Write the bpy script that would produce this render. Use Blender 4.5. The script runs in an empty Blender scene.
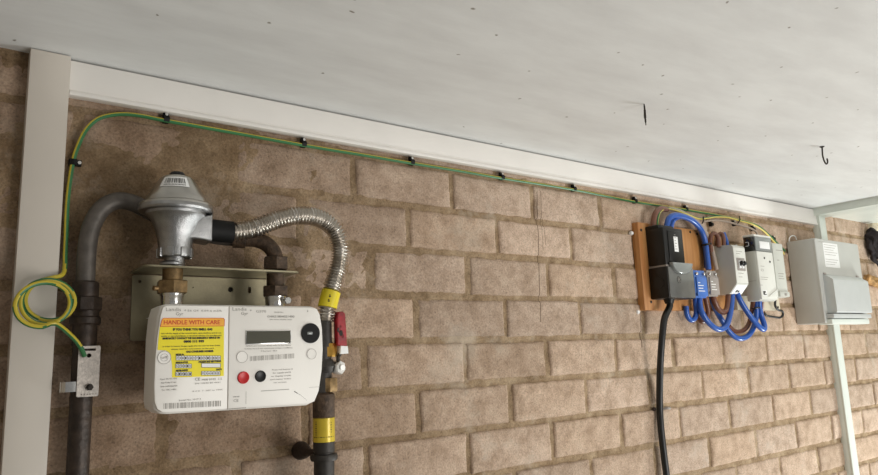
import bpy, bmesh, math, random
from mathutils import Vector, Matrix, noise
random.seed(7)
C = bpy.context.scene.collection
PI = math.pi

# ------------------------------------------------------------------ camera
CAM = Vector((-0.61328, -1.04734, 1.8))
FW = Vector((0.59042, 0.78897, 0.17011)).normalized()
RT = Vector((0.80389, -0.59364, -0.03684)).normalized()
UP = RT.cross(FW).normalized()
FPX = 680.68
cd = bpy.data.cameras.new('camera'); co = bpy.data.objects.new('camera', cd); C.objects.link(co)
cd.sensor_width = 36; cd.lens = FPX/878*36; cd.clip_start = .02
M = Matrix((RT, UP, -FW)).transposed().to_4x4(); M.translation = CAM
co.matrix_world = M
bpy.context.scene.camera = co

def at(px, py, y):
    """point measured on the photo, at its real distance y in front of the wall"""
    d = FW + RT*((px-439)/FPX) - UP*((py-237.5)/FPX)
    return CAM + d*((y-CAM.y)/d.y)

# ------------------------------------------------------------------ materials
def srgb(r, g, b):
    f = lambda c: (c/255/12.92) if c/255 <= .04045 else ((c/255+.055)/1.055)**2.4
    return (f(r), f(g), f(b), 1)
def mat(name, rgb, rough=.5, metal=0., var=.06, vscale=30., bump=0., bscale=200., coat=0., alpha_trans=0., spec=.5):
    m = bpy.data.materials.new(name); m.use_nodes = True
    nt = m.node_tree; N = nt.nodes; L = nt.links
    b = N['Principled BSDF']
    col = srgb(*rgb)
    b.inputs['Roughness'].default_value = rough; b.inputs['Metallic'].default_value = metal
    b.inputs['Coat Weight'].default_value = coat
    b.inputs['Specular IOR Level'].default_value = spec
    b.inputs['Transmission Weight'].default_value = alpha_trans
    tc = N.new('ShaderNodeTexCoord')
    n = N.new('ShaderNodeTexNoise'); n.inputs['Scale'].default_value = vscale; n.inputs['Detail'].default_value = 4
    L.new(tc.outputs['Object'], n.inputs['Vector'])
    cr = N.new('ShaderNodeValToRGB')
    k0, k1 = 1-var*1.6, 1+var*1.6
    cr.color_ramp.elements[0].position = .3; cr.color_ramp.elements[1].position = .7
    cr.color_ramp.elements[0].color = tuple(min(1, c*k0) for c in col[:3])+(1,)
    cr.color_ramp.elements[1].color = tuple(min(1, c*k1) for c in col[:3])+(1,)
    L.new(n.outputs['Fac'], cr.inputs['Fac']); L.new(cr.outputs['Color'], b.inputs['Base Color'])
    if bump:
        n2 = N.new('ShaderNodeTexNoise'); n2.inputs['Scale'].default_value = bscale; n2.inputs['Detail'].default_value = 3
        L.new(tc.outputs['Object'], n2.inputs['Vector'])
        bp = N.new('ShaderNodeBump'); bp.inputs['Strength'].default_value = bump; bp.inputs['Distance'].default_value = .002
        L.new(n2.outputs['Fac'], bp.inputs['Height']); L.new(bp.outputs['Normal'], b.inputs['Normal'])
    return m

M_ = {}
M_['pvc'] = mat('white_pvc', (206, 198, 187), .35, var=.02, vscale=8)
M_['pvc_fascia'] = mat('fascia_pvc', (240, 236, 230), .3, var=.02, vscale=8)
M_['pvc_grey'] = mat('grey_white_pvc', (226, 232, 224), .35, var=.02, vscale=8)
M_['meter_white'] = mat('meter_white', (240, 236, 229), .42, var=.012, vscale=20, bump=.05, bscale=900)
M_['label_white'] = mat('label_white', (240, 240, 238), .4, var=.02)
M_['yellow'] = mat('label_yellow', (240, 222, 20), .35, var=.03)
M_['orange'] = mat('label_orange', (247, 178, 60), .35, var=.03)
M_['redink'] = mat('red_ink', (205, 70, 25), .5, var=.03)
M_['ink'] = mat('black_ink', (38, 34, 28), .6, var=.05)
M_['greyink'] = mat('grey_ink', (160, 155, 148), .6, var=.05)
M_['lcd'] = mat('lcd_glass', (72, 70, 56), .18, var=.03, coat=.3)
M_['black'] = mat('black_plastic', (17, 16, 15), .38, var=.1, spec=.4)
M_['blackmatt'] = mat('matt_black_plastic', (16, 15, 14), .6, var=.1, spec=.25)
M_['blackrub'] = mat('black_rubber', (18, 16, 15), .5, var=.15, bump=.2, bscale=300)
M_['blackcable'] = mat('black_cable_sheath', (24, 23, 22), .38, var=.2, vscale=60, bump=.15, bscale=120)
M_['red'] = mat('red_plastic', (190, 22, 26), .35, var=.08)
M_['redgrip'] = mat('red_vinyl_grip', (150, 28, 36), .5, var=.25, vscale=90, bump=.3, bscale=150)
M_['alu'] = mat('cast_aluminium', (168, 168, 168), .30, 1., var=.1, vscale=90, bump=.35, bscale=700)
M_['alu_b'] = mat('spun_aluminium', (190, 188, 183), .28, 1., var=.05, vscale=60, bump=.08, bscale=300)
M_['steel'] = mat('stainless_steel', (210, 205, 198), .30, 1., var=.04)
M_['chrome'] = mat('plated_steel', (214, 212, 208), .18, 1., var=.05)
M_['brass'] = mat('weathered_brass', (132, 108, 74), .5, .7, var=.25, vscale=120, bump=.3, bscale=300)
M_['brass_new'] = mat('clean_brass', (205, 160, 80), .3, 1., var=.1, vscale=120)
M_['rust'] = mat('rusty_brown_fitting', (76, 60, 46), .6, .35, var=.3, vscale=150, bump=.6, bscale=350)
M_['pipe'] = mat('grey_steel_pipe', (98, 92, 86), .5, .45, var=.12, vscale=90, bump=.2, bscale=250)
M_['pipe_dark'] = mat('brown_black_pipe', (56, 45, 37), .45, .3, var=.3, vscale=70, bump=.4, bscale=200)
M_['pipe_iron'] = mat('dark_grey_pipe', (54, 50, 46), .5, .3, var=.15, vscale=90, bump=.25, bscale=250)
M_['zinc'] = mat('olive_zinc_plate', (148, 140, 116), .42, .75, var=.12, vscale=25, bump=.1, bscale=300)
M_['zincpl'] = mat('galvanised_clamp', (186, 178, 170), .5, .6, var=.12, vscale=250, bump=.3, bscale=500)
M_['zincbright'] = mat('bright_zinc', (226, 224, 220), .38, .35, var=.05)
M_['tape'] = mat('yellow_gas_tape', (226, 206, 40), .35, var=.06, coat=.3)
M_['tape2'] = mat('yellow_gold_tape', (206, 180, 50), .35, .2, var=.08, coat=.3)
M_['green'] = mat('green_insulation', (50, 114, 66), .4, var=.05)
M_['ylw'] = mat('yellow_insulation', (200, 180, 56), .4, var=.05)
M_['ylw2'] = mat('pale_yellow_insulation', (226, 206, 110), .4, var=.05)
M_['blue'] = mat('blue_insulation', (40, 90, 176), .28, var=.06, coat=.2)
M_['blue_box'] = mat('blue_plastic', (74, 118, 196), .35, var=.05)
M_['brown'] = mat('brown_insulation', (118, 74, 54), .38, var=.08, coat=.2)
M_['sheath'] = mat('grey_sheath', (176, 160, 146), .42, var=.05)
M_['grey_box'] = mat('grey_plastic', (160, 152, 146), .4, var=.04)
M_['pale_box'] = mat('pale_grey_enclosure', (206, 207, 198), .4, var=.02)
M_['pale_front'] = mat('off_white_front', (228, 228, 220), .4, var=.02)
M_['cu'] = mat('consumer_unit_grey', (192, 192, 187), .38, var=.015)
M_['cu_flap'] = mat('consumer_unit_flap', (200, 203, 202), .3, var=.015)
M_['smoke'] = mat('smoky_window', (140, 144, 142), .2, var=.03, coat=.4)
M_['darkwin'] = mat('dark_window', (30, 29, 28), .15, var=.05, coat=.5)
M_['cutgrey'] = mat('grey_glossy_cover', (100, 100, 97), .2, var=.08, coat=.4)
M_['iron'] = mat('dark_iron', (52, 46, 40), .55, .5, var=.2, vscale=300)
M_['cloth'] = mat('dark_cloth', (44, 38, 40), .9, var=.3, vscale=40, bump=.5, bscale=90)
M_['creamplate'] = mat('cream_plate', (206, 196, 174), .5, var=.03)
M_['cream'] = mat('cream_plaster', (226, 214, 188), .8, var=.08, vscale=30, bump=.4, bscale=120)
M_['tan'] = mat('tan_rubble', (186, 146, 96), .9, var=.3, vscale=90, bump=.8, bscale=150)
M_['floor'] = mat('concrete_floor', (152, 151, 148), .8, var=.1, vscale=6, bump=.3, bscale=60)
M_['plainwall'] = mat('painted_block', (176, 166, 152), .85, var=.06, vscale=5)
M_['wallplug'] = mat('brown_wall_plug', (48, 34, 26), .7, var=.2, vscale=200, bump=.4)

def wood():
    m = bpy.data.materials.new('varnished_board'); m.use_nodes = True
    N = m.node_tree.nodes; L = m.node_tree.links; b = N['Principled BSDF']
    tc = N.new('ShaderNodeTexCoord'); mp = N.new('ShaderNodeMapping'); mp.inputs['Scale'].default_value = (60, 60, 4)
    n = N.new('ShaderNodeTexNoise'); n.inputs['Scale'].default_value = 1.5; n.inputs['Detail'].default_value = 5
    cr = N.new('ShaderNodeValToRGB'); e = cr.color_ramp.elements
    e[0].position = .3; e[0].color = srgb(172, 112, 58); e[1].position = .75; e[1].color = srgb(208, 154, 96)
    L.new(tc.outputs['Object'], mp.inputs['Vector']); L.new(mp.outputs['Vector'], n.inputs['Vector'])
    L.new(n.outputs['Fac'], cr.inputs['Fac']); L.new(cr.outputs['Color'], b.inputs['Base Color'])
    b.inputs['Roughness'].default_value = .45
    return m
M_['wood'] = wood()

def ceiling_mat():
    m = bpy.data.materials.new('old_white_ceiling_paint'); m.use_nodes = True
    N = m.node_tree.nodes; L = m.node_tree.links; b = N['Principled BSDF']
    b.inputs['Roughness'].default_value = .6
    tc = N.new('ShaderNodeTexCoord')
    mp = N.new('ShaderNodeMapping'); mp.inputs['Scale'].default_value = (1, 3.2, 1); mp.inputs['Rotation'].default_value = (0, 0, .25)
    L.new(tc.outputs['Object'], mp.inputs['Vector'])
    n = N.new('ShaderNodeTexNoise'); n.inputs['Scale'].default_value = 5; n.inputs['Detail'].default_value = 6; n.inputs['Roughness'].default_value = .62
    L.new(mp.outputs['Vector'], n.inputs['Vector'])
    cr = N.new('ShaderNodeValToRGB'); e = cr.color_ramp.elements
    e[0].position = .32; e[0].color = srgb(214, 214, 212); e[1].position = .66; e[1].color = srgb(228, 229, 227)
    L.new(n.outputs['Fac'], cr.inputs['Fac'])
    # pinholes and flaked specks
    v = N.new('ShaderNodeTexVoronoi'); v.voronoi_dimensions = '2D'; v.inputs['Scale'].default_value = 15; v.inputs['Randomness'].default_value = 1
    n3 = N.new('ShaderNodeTexNoise'); n3.inputs['Scale'].default_value = 60
    L.new(tc.outputs['Object'], n3.inputs['Vector'])
    mx0 = N.new('ShaderNodeMix'); mx0.data_type = 'VECTOR'; mx0.inputs[0].default_value = .012
    L.new(tc.outputs['Object'], mx0.inputs[4]); L.new(n3.outputs['Color'], mx0.inputs[5])
    L.new(mx0.outputs[1], v.inputs['Vector'])
    lt = N.new('ShaderNodeMapRange'); lt.inputs[1].default_value = .018; lt.inputs[2].default_value = .042
    lt.inputs[3].default_value = 1; lt.inputs[4].default_value = 0
    L.new(v.outputs['Distance'], lt.inputs[0])
    sep = N.new('ShaderNodeSeparateColor'); L.new(v.outputs['Color'], sep.inputs[0])
    gt = N.new('ShaderNodeMath'); gt.operation = 'GREATER_THAN'; gt.inputs[1].default_value = .8
    L.new(sep.outputs[0], gt.inputs[0])
    ml = N.new('ShaderNodeMath'); ml.operation = 'MULTIPLY'; L.new(lt.outputs[0], ml.inputs[0]); L.new(gt.outputs[0], ml.inputs[1])
    mx = N.new('ShaderNodeMix'); mx.data_type = 'RGBA'
    L.new(ml.outputs[0], mx.inputs[0]); L.new(cr.outputs['Color'], mx.inputs[6]); mx.inputs[7].default_value = srgb(138, 132, 122)
    L.new(mx.outputs[2], b.inputs['Base Color'])
    bp = N.new('ShaderNodeBump'); bp.inputs['Strength'].default_value = .12; bp.inputs['Distance'].default_value = .003
    n2 = N.new('ShaderNodeTexNoise'); n2.inputs['Scale'].default_value = 9; n2.inputs['Detail'].default_value = 5
    L.new(mp.outputs['Vector'], n2.inputs['Vector'])
    L.new(n2.outputs['Fac'], bp.inputs['Height']); L.new(bp.outputs['Normal'], b.inputs['Normal'])
    return m
M_['ceil'] = ceiling_mat()

def masonry(name, c0, c1, c2, attr, speck):
    m = bpy.data.materials.new(name); m.use_nodes = True
    N = m.node_tree.nodes; L = m.node_tree.links; b = N['Principled BSDF']
    b.inputs['Roughness'].default_value = .92; b.inputs['Specular IOR Level'].default_value = .2
    tc = N.new('ShaderNodeTexCoord')
    n = N.new('ShaderNodeTexNoise'); n.inputs['Scale'].default_value = 26; n.inputs['Detail'].default_value = 7; n.inputs['Roughness'].default_value = .65
    L.new(tc.outputs['Object'], n.inputs['Vector'])
    cr = N.new('ShaderNodeValToRGB'); e = cr.color_ramp.elements
    e[0].position = .3; e[0].color = srgb(*c0); e[1].position = .52; e[1].color = srgb(*c1)
    e2 = cr.color_ramp.elements.new(.74); e2.color = srgb(*c2)
    L.new(n.outputs['Fac'], cr.inputs['Fac'])
    # grit
    g = N.new('ShaderNodeTexNoise'); g.inputs['Scale'].default_value = 300; g.inputs['Detail'].default_value = 5; g.inputs['Roughness'].default_value = .7
    L.new(tc.outputs['Object'], g.inputs['Vector'])
    gr = N.new('ShaderNodeMapRange'); gr.inputs[1].default_value = .36; gr.inputs[2].default_value = .62
    gr.inputs[3].default_value = 1-speck; gr.inputs[4].default_value = 1+speck
    L.new(g.outputs['Fac'], gr.inputs[0])
    mu = N.new('ShaderNodeMix'); mu.data_type = 'RGBA'; mu.blend_type = 'MULTIPLY'; mu.inputs[0].default_value = 1
    L.new(cr.outputs['Color'], mu.inputs[6]); L.new(gr.outputs[0], mu.inputs[7])
    pv = N.new('ShaderNodeTexVoronoi'); pv.inputs['Scale'].default_value = 150; L.new(tc.outputs['Object'], pv.inputs['Vector'])
    pr_ = N.new('ShaderNodeMapRange'); pr_.inputs[1].default_value = .10; pr_.inputs[2].default_value = .30; pr_.inputs[3].default_value = .72; pr_.inputs[4].default_value = 1
    L.new(pv.outputs['Distance'], pr_.inputs[0])
    mp_ = N.new('ShaderNodeMath'); mp_.operation = 'MULTIPLY'; L.new(gr.outputs[0], mp_.inputs[0]); L.new(pr_.outputs[0], mp_.inputs[1]); L.new(mp_.outputs[0], mu.inputs[7])
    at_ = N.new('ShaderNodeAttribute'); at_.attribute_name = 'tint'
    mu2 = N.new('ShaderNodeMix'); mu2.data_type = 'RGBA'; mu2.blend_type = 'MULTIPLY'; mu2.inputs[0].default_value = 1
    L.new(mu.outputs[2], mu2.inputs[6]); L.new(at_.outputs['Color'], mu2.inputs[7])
    # pale cement bloom in patches
    w = N.new('ShaderNodeTexNoise'); w.inputs['Scale'].default_value = 7; w.inputs['Detail'].default_value = 8; w.inputs['Roughness'].default_value = .7
    L.new(tc.outputs['Object'], w.inputs['Vector'])
    wr = N.new('ShaderNodeMapRange'); wr.inputs[1].default_value = .55; wr.inputs[2].default_value = .66; wr.inputs[4].default_value = .42
    L.new(w.outputs['Fac'], wr.inputs[0])
    mu3 = N.new('ShaderNodeMix'); mu3.data_type = 'RGBA'
    bl = N.new('ShaderNodeMix'); bl.data_type = 'RGBA'; bl.blend_type = 'MULTIPLY'; bl.inputs[0].default_value = 1
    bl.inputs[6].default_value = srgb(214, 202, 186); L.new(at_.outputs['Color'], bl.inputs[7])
    L.new(wr.outputs[0], mu3.inputs[0]); L.new(mu2.outputs[2], mu3.inputs[6]); L.new(bl.outputs[2], mu3.inputs[7])
    # old hairline cracks running down the wall
    sx = N.new('ShaderNodeSeparateXYZ'); L.new(tc.outputs['Object'], sx.inputs[0])
    wob = N.new('ShaderNodeTexNoise'); wob.inputs['Scale'].default_value = 14; L.new(tc.outputs['Object'], wob.inputs['Vector'])
    def mth(op, a, c=None):
        q = N.new('ShaderNodeMath'); q.operation = op
        for i, vv in enumerate((a, c)):
            if vv is None: continue
            if isinstance(vv, (int, float)): q.inputs[i].default_value = vv
            else: L.new(vv, q.inputs[i])
        return q.outputs[0]
    tot = None
    for xc, sl, za, zb, hw in ((.4325, .05, 1.862, 2.150, .0011), (.449, .03, 2.02, 2.152, .0006), (.462, .0, 2.03, 2.09, .0005), (.771, .02, 1.80, 1.885, .0016)):
        xx = mth('SUBTRACT', sx.outputs[0], mth('ADD', mth('MULTIPLY', mth('SUBTRACT', sx.outputs[2], 1.87), sl), xc))
        xx = mth('ABSOLUTE', mth('ADD', xx, mth('MULTIPLY', mth('SUBTRACT', wob.outputs['Fac'], .5), .006)))
        k = mth('MULTIPLY', mth('LESS_THAN', xx, hw), mth('MULTIPLY', mth('GREATER_THAN', sx.outputs[2], za), mth('LESS_THAN', sx.outputs[2], zb)))
        tot = k if tot is None else mth('MAXIMUM', tot, k)
    mu4 = N.new('ShaderNodeMix'); mu4.data_type = 'RGBA'; L.new(mth('MULTIPLY', tot, .8), mu4.inputs[0])
    L.new(mu3.outputs[2], mu4.inputs[6]); mu4.inputs[7].default_value = srgb(84, 66, 46)
    L.new(mu4.outputs[2], b.inputs['Base Color'])
    bp = N.new('ShaderNodeBump'); bp.inputs['Strength'].default_value = .75; bp.inputs['Distance'].default_value = .0030
    hb = N.new('ShaderNodeTexNoise'); hb.inputs['Scale'].default_value = 260; hb.inputs['Detail'].default_value = 6; hb.inputs['Roughness'].default_value = .65
    L.new(tc.outputs['Object'], hb.inputs['Vector'])
    L.new(hb.outputs['Fac'], bp.inputs['Height']); L.new(bp.outputs['Normal'], b.inputs['Normal'])
    return m
M_['brick'] = masonry('concrete_brick', (164, 140, 118), (193, 169, 148), (212, 190, 169), 'tint', .21)
M_['mortar'] = masonry('sandy_mortar', (130, 107, 80), (164, 141, 113), (188, 167, 139), 'tint', .21)

# ------------------------------------------------------------------ mesh helpers
class MB:
    def __init__(s): s.bm = bmesh.new()
    def _merge(s, b2, mtx=None):
        me = bpy.data.meshes.new('tmp'); b2.to_mesh(me); b2.free()
        if mtx is not None: me.transform(mtx)
        s.bm.from_mesh(me); bpy.data.meshes.remove(me)
        return s
    def box(s, x0, x1, y0, y1, z0, z1, bev=0., seg=2, mtx=None, mi=0):
        b = bmesh.new(); bmesh.ops.create_cube(b, size=1)
        for v in b.verts:
            v.co = Vector(((x0+x1)/2+v.co.x*(x1-x0), (y0+y1)/2+v.co.y*(y1-y0), (z0+z1)/2+v.co.z*(z1-z0)))
        if bev: bmesh.ops.bevel(b, geom=list(b.edges), offset=bev, segments=seg, profile=.5, affect='EDGES')
        for f in b.faces: f.material_index = mi
        return s._merge(b, mtx)
    def cyl(s, p0, p1, r, r2=None, n=24, bev=0., mi=0):
        p0, p1 = Vector(p0), Vector(p1); r2 = r if r2 is None else r2
        L = (p1-p0).length
        pts = [(0, 0), (r-bev, 0), (r, bev), (r2, L-bev), (r2-bev, L), (0, L)] if bev else [(0, 0), (r, 0), (r2, L), (0, L)]
        return s.lathe(pts, p0, (p1-p0), n, mi)
    def lathe(s, prof, base, axis=(0, 0, 1), n=32, mi=0, a0=0., a1=2*PI):
        b = bmesh.new(); axis = Vector(axis).normalized()
        q = Vector((0, 0, 1)).rotation_difference(axis).to_matrix().to_4x4(); q.translation = Vector(base)
        full = abs(a1-a0-2*PI) < 1e-6
        cnt = n if full else n+1
        rows = []
        for r, z in prof:
            if r < 1e-7: rows.append([b.verts.new((0, 0, z))])
            else: rows.append([b.verts.new((r*math.cos(a0+(a1-a0)*i/n), r*math.sin(a0+(a1-a0)*i/n), z)) for i in range(cnt)])
        for A, B in zip(rows, rows[1:]):
            for i in range(n):
                j = (i+1) % cnt
                if len(A) == 1 and len(B) == 1: continue
                if len(A) == 1: f = [A[0], B[j], B[i]]
                elif len(B) == 1: f = [A[i], A[j], B[0]]
                else: f = [A[i], A[j], B[j], B[i]]
                try: b.faces.new(f).material_index = mi
                except ValueError: pass
        return s._merge(b, q)
    def hexa(s, p0, p1, r, bev=.0012, rot=0., n=6, mi=0):
        p0, p1 = Vector(p0), Vector(p1); L = (p1-p0).length
        b = bmesh.new(); q = Vector((0, 0, 1)).rotation_difference((p1-p0).normalized()).to_matrix().to_4x4(); q.translation = p0
        rows = []
        for rr, z in ((r*.93, 0), (r, bev), (r, L-bev), (r*.93, L)):
            rows.append([b.verts.new((rr*math.cos(rot+2*PI*i/n), rr*math.sin(rot+2*PI*i/n), z)) for i in range(n)])
        b.faces.new(rows[0][::-1]); b.faces.new(rows[-1])
        for A, B in zip(rows, rows[1:]):
            for i in range(n): b.faces.new([A[i], A[(i+1) % n], B[(i+1) % n], B[i]])
        return s._merge(b, q)
    def tube(s, pts, r, n=12, step=.004, smooth=True, stripe=None, caps=True, raw=False):
        P = [Vector(p) for p in pts]
        if smooth and not raw: P = catmull(P, step)
        b = bmesh.new(); rings = []; fr = []
        T = (P[1]-P[0]).normalized(); up = Vector((0, 0, 1)) if abs(T.z) < .9 else Vector((0, -1, 0))
        nrm = (up-T*up.dot(T)).normalized()
        for i, p in enumerate(P):
            t = (P[min(i+1, len(P)-1)]-P[max(i-1, 0)])
            t = t.normalized() if t.length > 1e-9 else T
            nrm = (nrm-t*nrm.dot(t)).normalized(); bi = t.cross(nrm); T = t
            rr = r(i, len(P)) if callable(r) else r
            fr.append((nrm.copy(), bi.copy()))
            rings.append([b.verts.new(p+nrm*(rr*math.cos(2*PI*k/n))+bi*(rr*math.sin(2*PI*k/n))) for k in range(n)])
        for i, (A, B) in enumerate(zip(rings, rings[1:])):
            for k in range(n):
                f = b.faces.new([A[k], A[(k+1) % n], B[(k+1) % n], B[k]])
                if stripe: f.material_index = stripe(i, k, n, len(rings)) if not getattr(stripe, 'geo', 0) else stripe(i, len(rings), fr[i][0]*math.cos(2*PI*(k+.5)/n)+fr[i][1]*math.sin(2*PI*(k+.5)/n), P[i])
        if caps: b.faces.new(rings[0][::-1]); b.faces.new(rings[-1])
        return s._merge(b)
    def plate(s, outline, holes, y0, y1, bev=0.):
        """outline and holes are (x, z) loops; plate from y0 (back) to y1 (front)"""
        b = bmesh.new(); ed = []
        for loop in [outline]+list(holes):
            vs = [b.verts.new((x, y1, z)) for x, z in loop]
            for i in range(len(vs)): ed.append(b.edges.new((vs[i], vs[(i+1) % len(vs)])))
        bmesh.ops.triangle_fill(b, use_beauty=True, use_dissolve=True, edges=ed)
        r = bmesh.ops.extrude_face_region(b, geom=list(b.faces))
        for v in [g for g in r['geom'] if isinstance(g, bmesh.types.BMVert)]: v.co.y = y0
        bmesh.ops.recalc_face_normals(b, faces=list(b.faces))
        return s._merge(b)
    def prism(s, outline, y0, y1, bev=0., seg=3, axis='y', mi=0):
        """outline (a, b) extruded: axis y -> (x, z), axis x -> (y, z), axis z -> (x, y). bevels the y1 end"""
        b = bmesh.new()
        mk = {'y': lambda a, c, t: (a, t, c), 'x': lambda a, c, t: (t, a, c), 'z': lambda a, c, t: (a, c, t)}[axis]
        A = [b.verts.new(mk(p, q, y0)) for p, q in outline]; B = [b.verts.new(mk(p, q, y1)) for p, q in outline]
        n = len(A); b.faces.new(A); top = b.faces.new(B)
        for i in range(n): b.faces.new([A[i], B[i], B[(i+1) % n], A[(i+1) % n]])
        bmesh.ops.recalc_face_normals(b, faces=list(b.faces))
        if bev: bmesh.ops.bevel(b, geom=list(top.edges), offset=bev, segments=seg, profile=.6, affect='EDGES')
        for f in b.faces: f.material_index = mi
        return s._merge(b)
    def text(s, t, p, size, align='LEFT', sx=1., ex=.00012, bold=0., mtx=None):
        cu = bpy.data.curves.new('t', 'FONT'); cu.body = t; cu.size = size; cu.align_x = align; cu.align_y = 'CENTER'
        cu.extrude = ex; cu.resolution_u = 2; cu.offset = bold
        o = bpy.data.objects.new('t', cu); C.objects.link(o)
        dg = bpy.context.evaluated_depsgraph_get(); dg.update()
        me = bpy.data.meshes.new_from_object(o.evaluated_get(dg))
        bpy.data.objects.remove(o); bpy.data.curves.remove(cu)
        if mtx is None:
            mtx = Matrix(((1, 0, 0), (0, 0, -1), (0, 1, 0))).to_4x4(); mtx.translation = Vector(p)
        me.transform(mtx @ Matrix.Diagonal((sx, 1, 1, 1)))
        s.bm.from_mesh(me); bpy.data.meshes.remove(me)
        return s
    def disc(s, x, y, z, r, t=.001, n=32, ry=None):
        return s.prism([(x+r*math.cos(2*PI*i/n), z+(ry or r)*math.sin(2*PI*i/n)) for i in range(n)], y+t, y, 0)
    def ring(s, x, y, z, r, w=.0004, n=32):
        return s.plate([(x+r*math.cos(2*PI*i/n), z+r*math.sin(2*PI*i/n)) for i in range(n)],
                       [[(x+(r-w)*math.cos(2*PI*i/n), z+(r-w)*math.sin(2*PI*i/n)) for i in range(n)]], y+.0002, y)

def catmull(P, step):
    out = []
    Q = [P[0]*2-P[1]]+P+[P[-1]*2-P[-2]]
    for i in range(1, len(Q)-2):
        a, b, c, d = Q[i-1:i+3]
        n = max(2, int((c-b).length/step))
        for k in range(n):
            t = k/n
            out.append(.5*((2*b)+(c-a)*t+(2*a-5*b+4*c-d)*t*t+(3*b-a-3*c+d)*t**3))
    out.append(P[-1]); return out

def link_mesh(mb, name, mats, off, parent=None, sharp=35):
    me = bpy.data.meshes.new(name)
    bmesh.ops.translate(mb.bm, verts=list(mb.bm.verts), vec=-Vector(off))
    mb.bm.to_mesh(me); mb.bm.free()
    for m in (mats if isinstance(mats, (list, tuple)) else [mats]): me.materials.append(M_[m])
    for p in me.polygons: p.use_smooth = True
    me.set_sharp_from_angle(angle=math.radians(sharp))
    o = bpy.data.objects.new(name, me); C.objects.link(o)
    if parent: o.parent = parent
    return o
class Thing:
    def __init__(s, name, label, cat, loc, group=None):
        s.o = bpy.data.objects.new(name, None); s.o.empty_display_size = .03; C.objects.link(s.o)
        s.loc = Vector(loc); s.o.location = s.loc
        s.o['label'] = label; s.o['category'] = cat
        if group: s.o['group'] = group
    def part(s, mb, name, mats, parent=None, label=None, sharp=35):
        o = link_mesh(mb, name, mats, s.loc, parent or s.o, sharp)
        if label: o['label'] = label
        return o
def single(mb, name, mats, label, cat, loc, group=None, sharp=35):
    o = link_mesh(mb, name, mats, loc, None, sharp); o.location = loc
    o['label'] = label; o['category'] = cat
    if group: o['group'] = group
    return o
def struct(mb, name, mats, sharp=35):
    o = link_mesh(mb, name, mats, (0, 0, 0), None, sharp); o['kind'] = 'structure'; return o
def copy_thing(o, loc, label):
    c = o.copy(); C.objects.link(c); c.location = loc; c['label'] = label
    for ch in o.children:
        k = ch.copy(); C.objects.link(k); k.parent = c
        for g in ch.children:
            d = g.copy(); C.objects.link(d); d.parent = k
    return c
def rrect(x0, x1, z0, z1, r, n=5):
    out = []
    for cx, cz, a in ((x1-r, z1-r, 0), (x0+r, z1-r, PI/2), (x0+r, z0+r, PI), (x1-r, z0+r, 1.5*PI)):
        for i in range(n+1):
            t = a+PI/2*i/n; out.append((cx+r*math.cos(t), cz+r*math.sin(t)))
    return out
def circ(x, z, r, n=20): return [(x+r*math.cos(2*PI*i/n), z+r*math.sin(2*PI*i/n)) for i in range(n)]

# ------------------------------------------------------------------ setting
XL, XR, YF, CZ = -2.2, 3.3, -2.7, 2.236
struct(MB().box(XL, XR, YF, .12, -.1, 0), 'floor', 'floor')
struct(MB().box(XL, 1.74, YF, .12, CZ, CZ+.06), 'ceiling', 'ceil')
struct(MB().box(1.74, XR, YF, .12, CZ-.012, CZ+.06), 'ceiling', 'pvc_grey')
struct(MB().box(XL-.1, XL, YF, .12, 0, CZ+.06), 'wall_left', 'plainwall')
# right end: wall with the garage door opening, door raised a little above the ground
struct(MB().box(XR, XR+.1, -.35, .12, 0, CZ+.06).box(XR, XR+.1, YF, -2.55, 0, CZ+.06).box(XR, XR+.1, -2.55, -.35, 1.35, CZ+.06), 'wall_right', 'plainwall')

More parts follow.
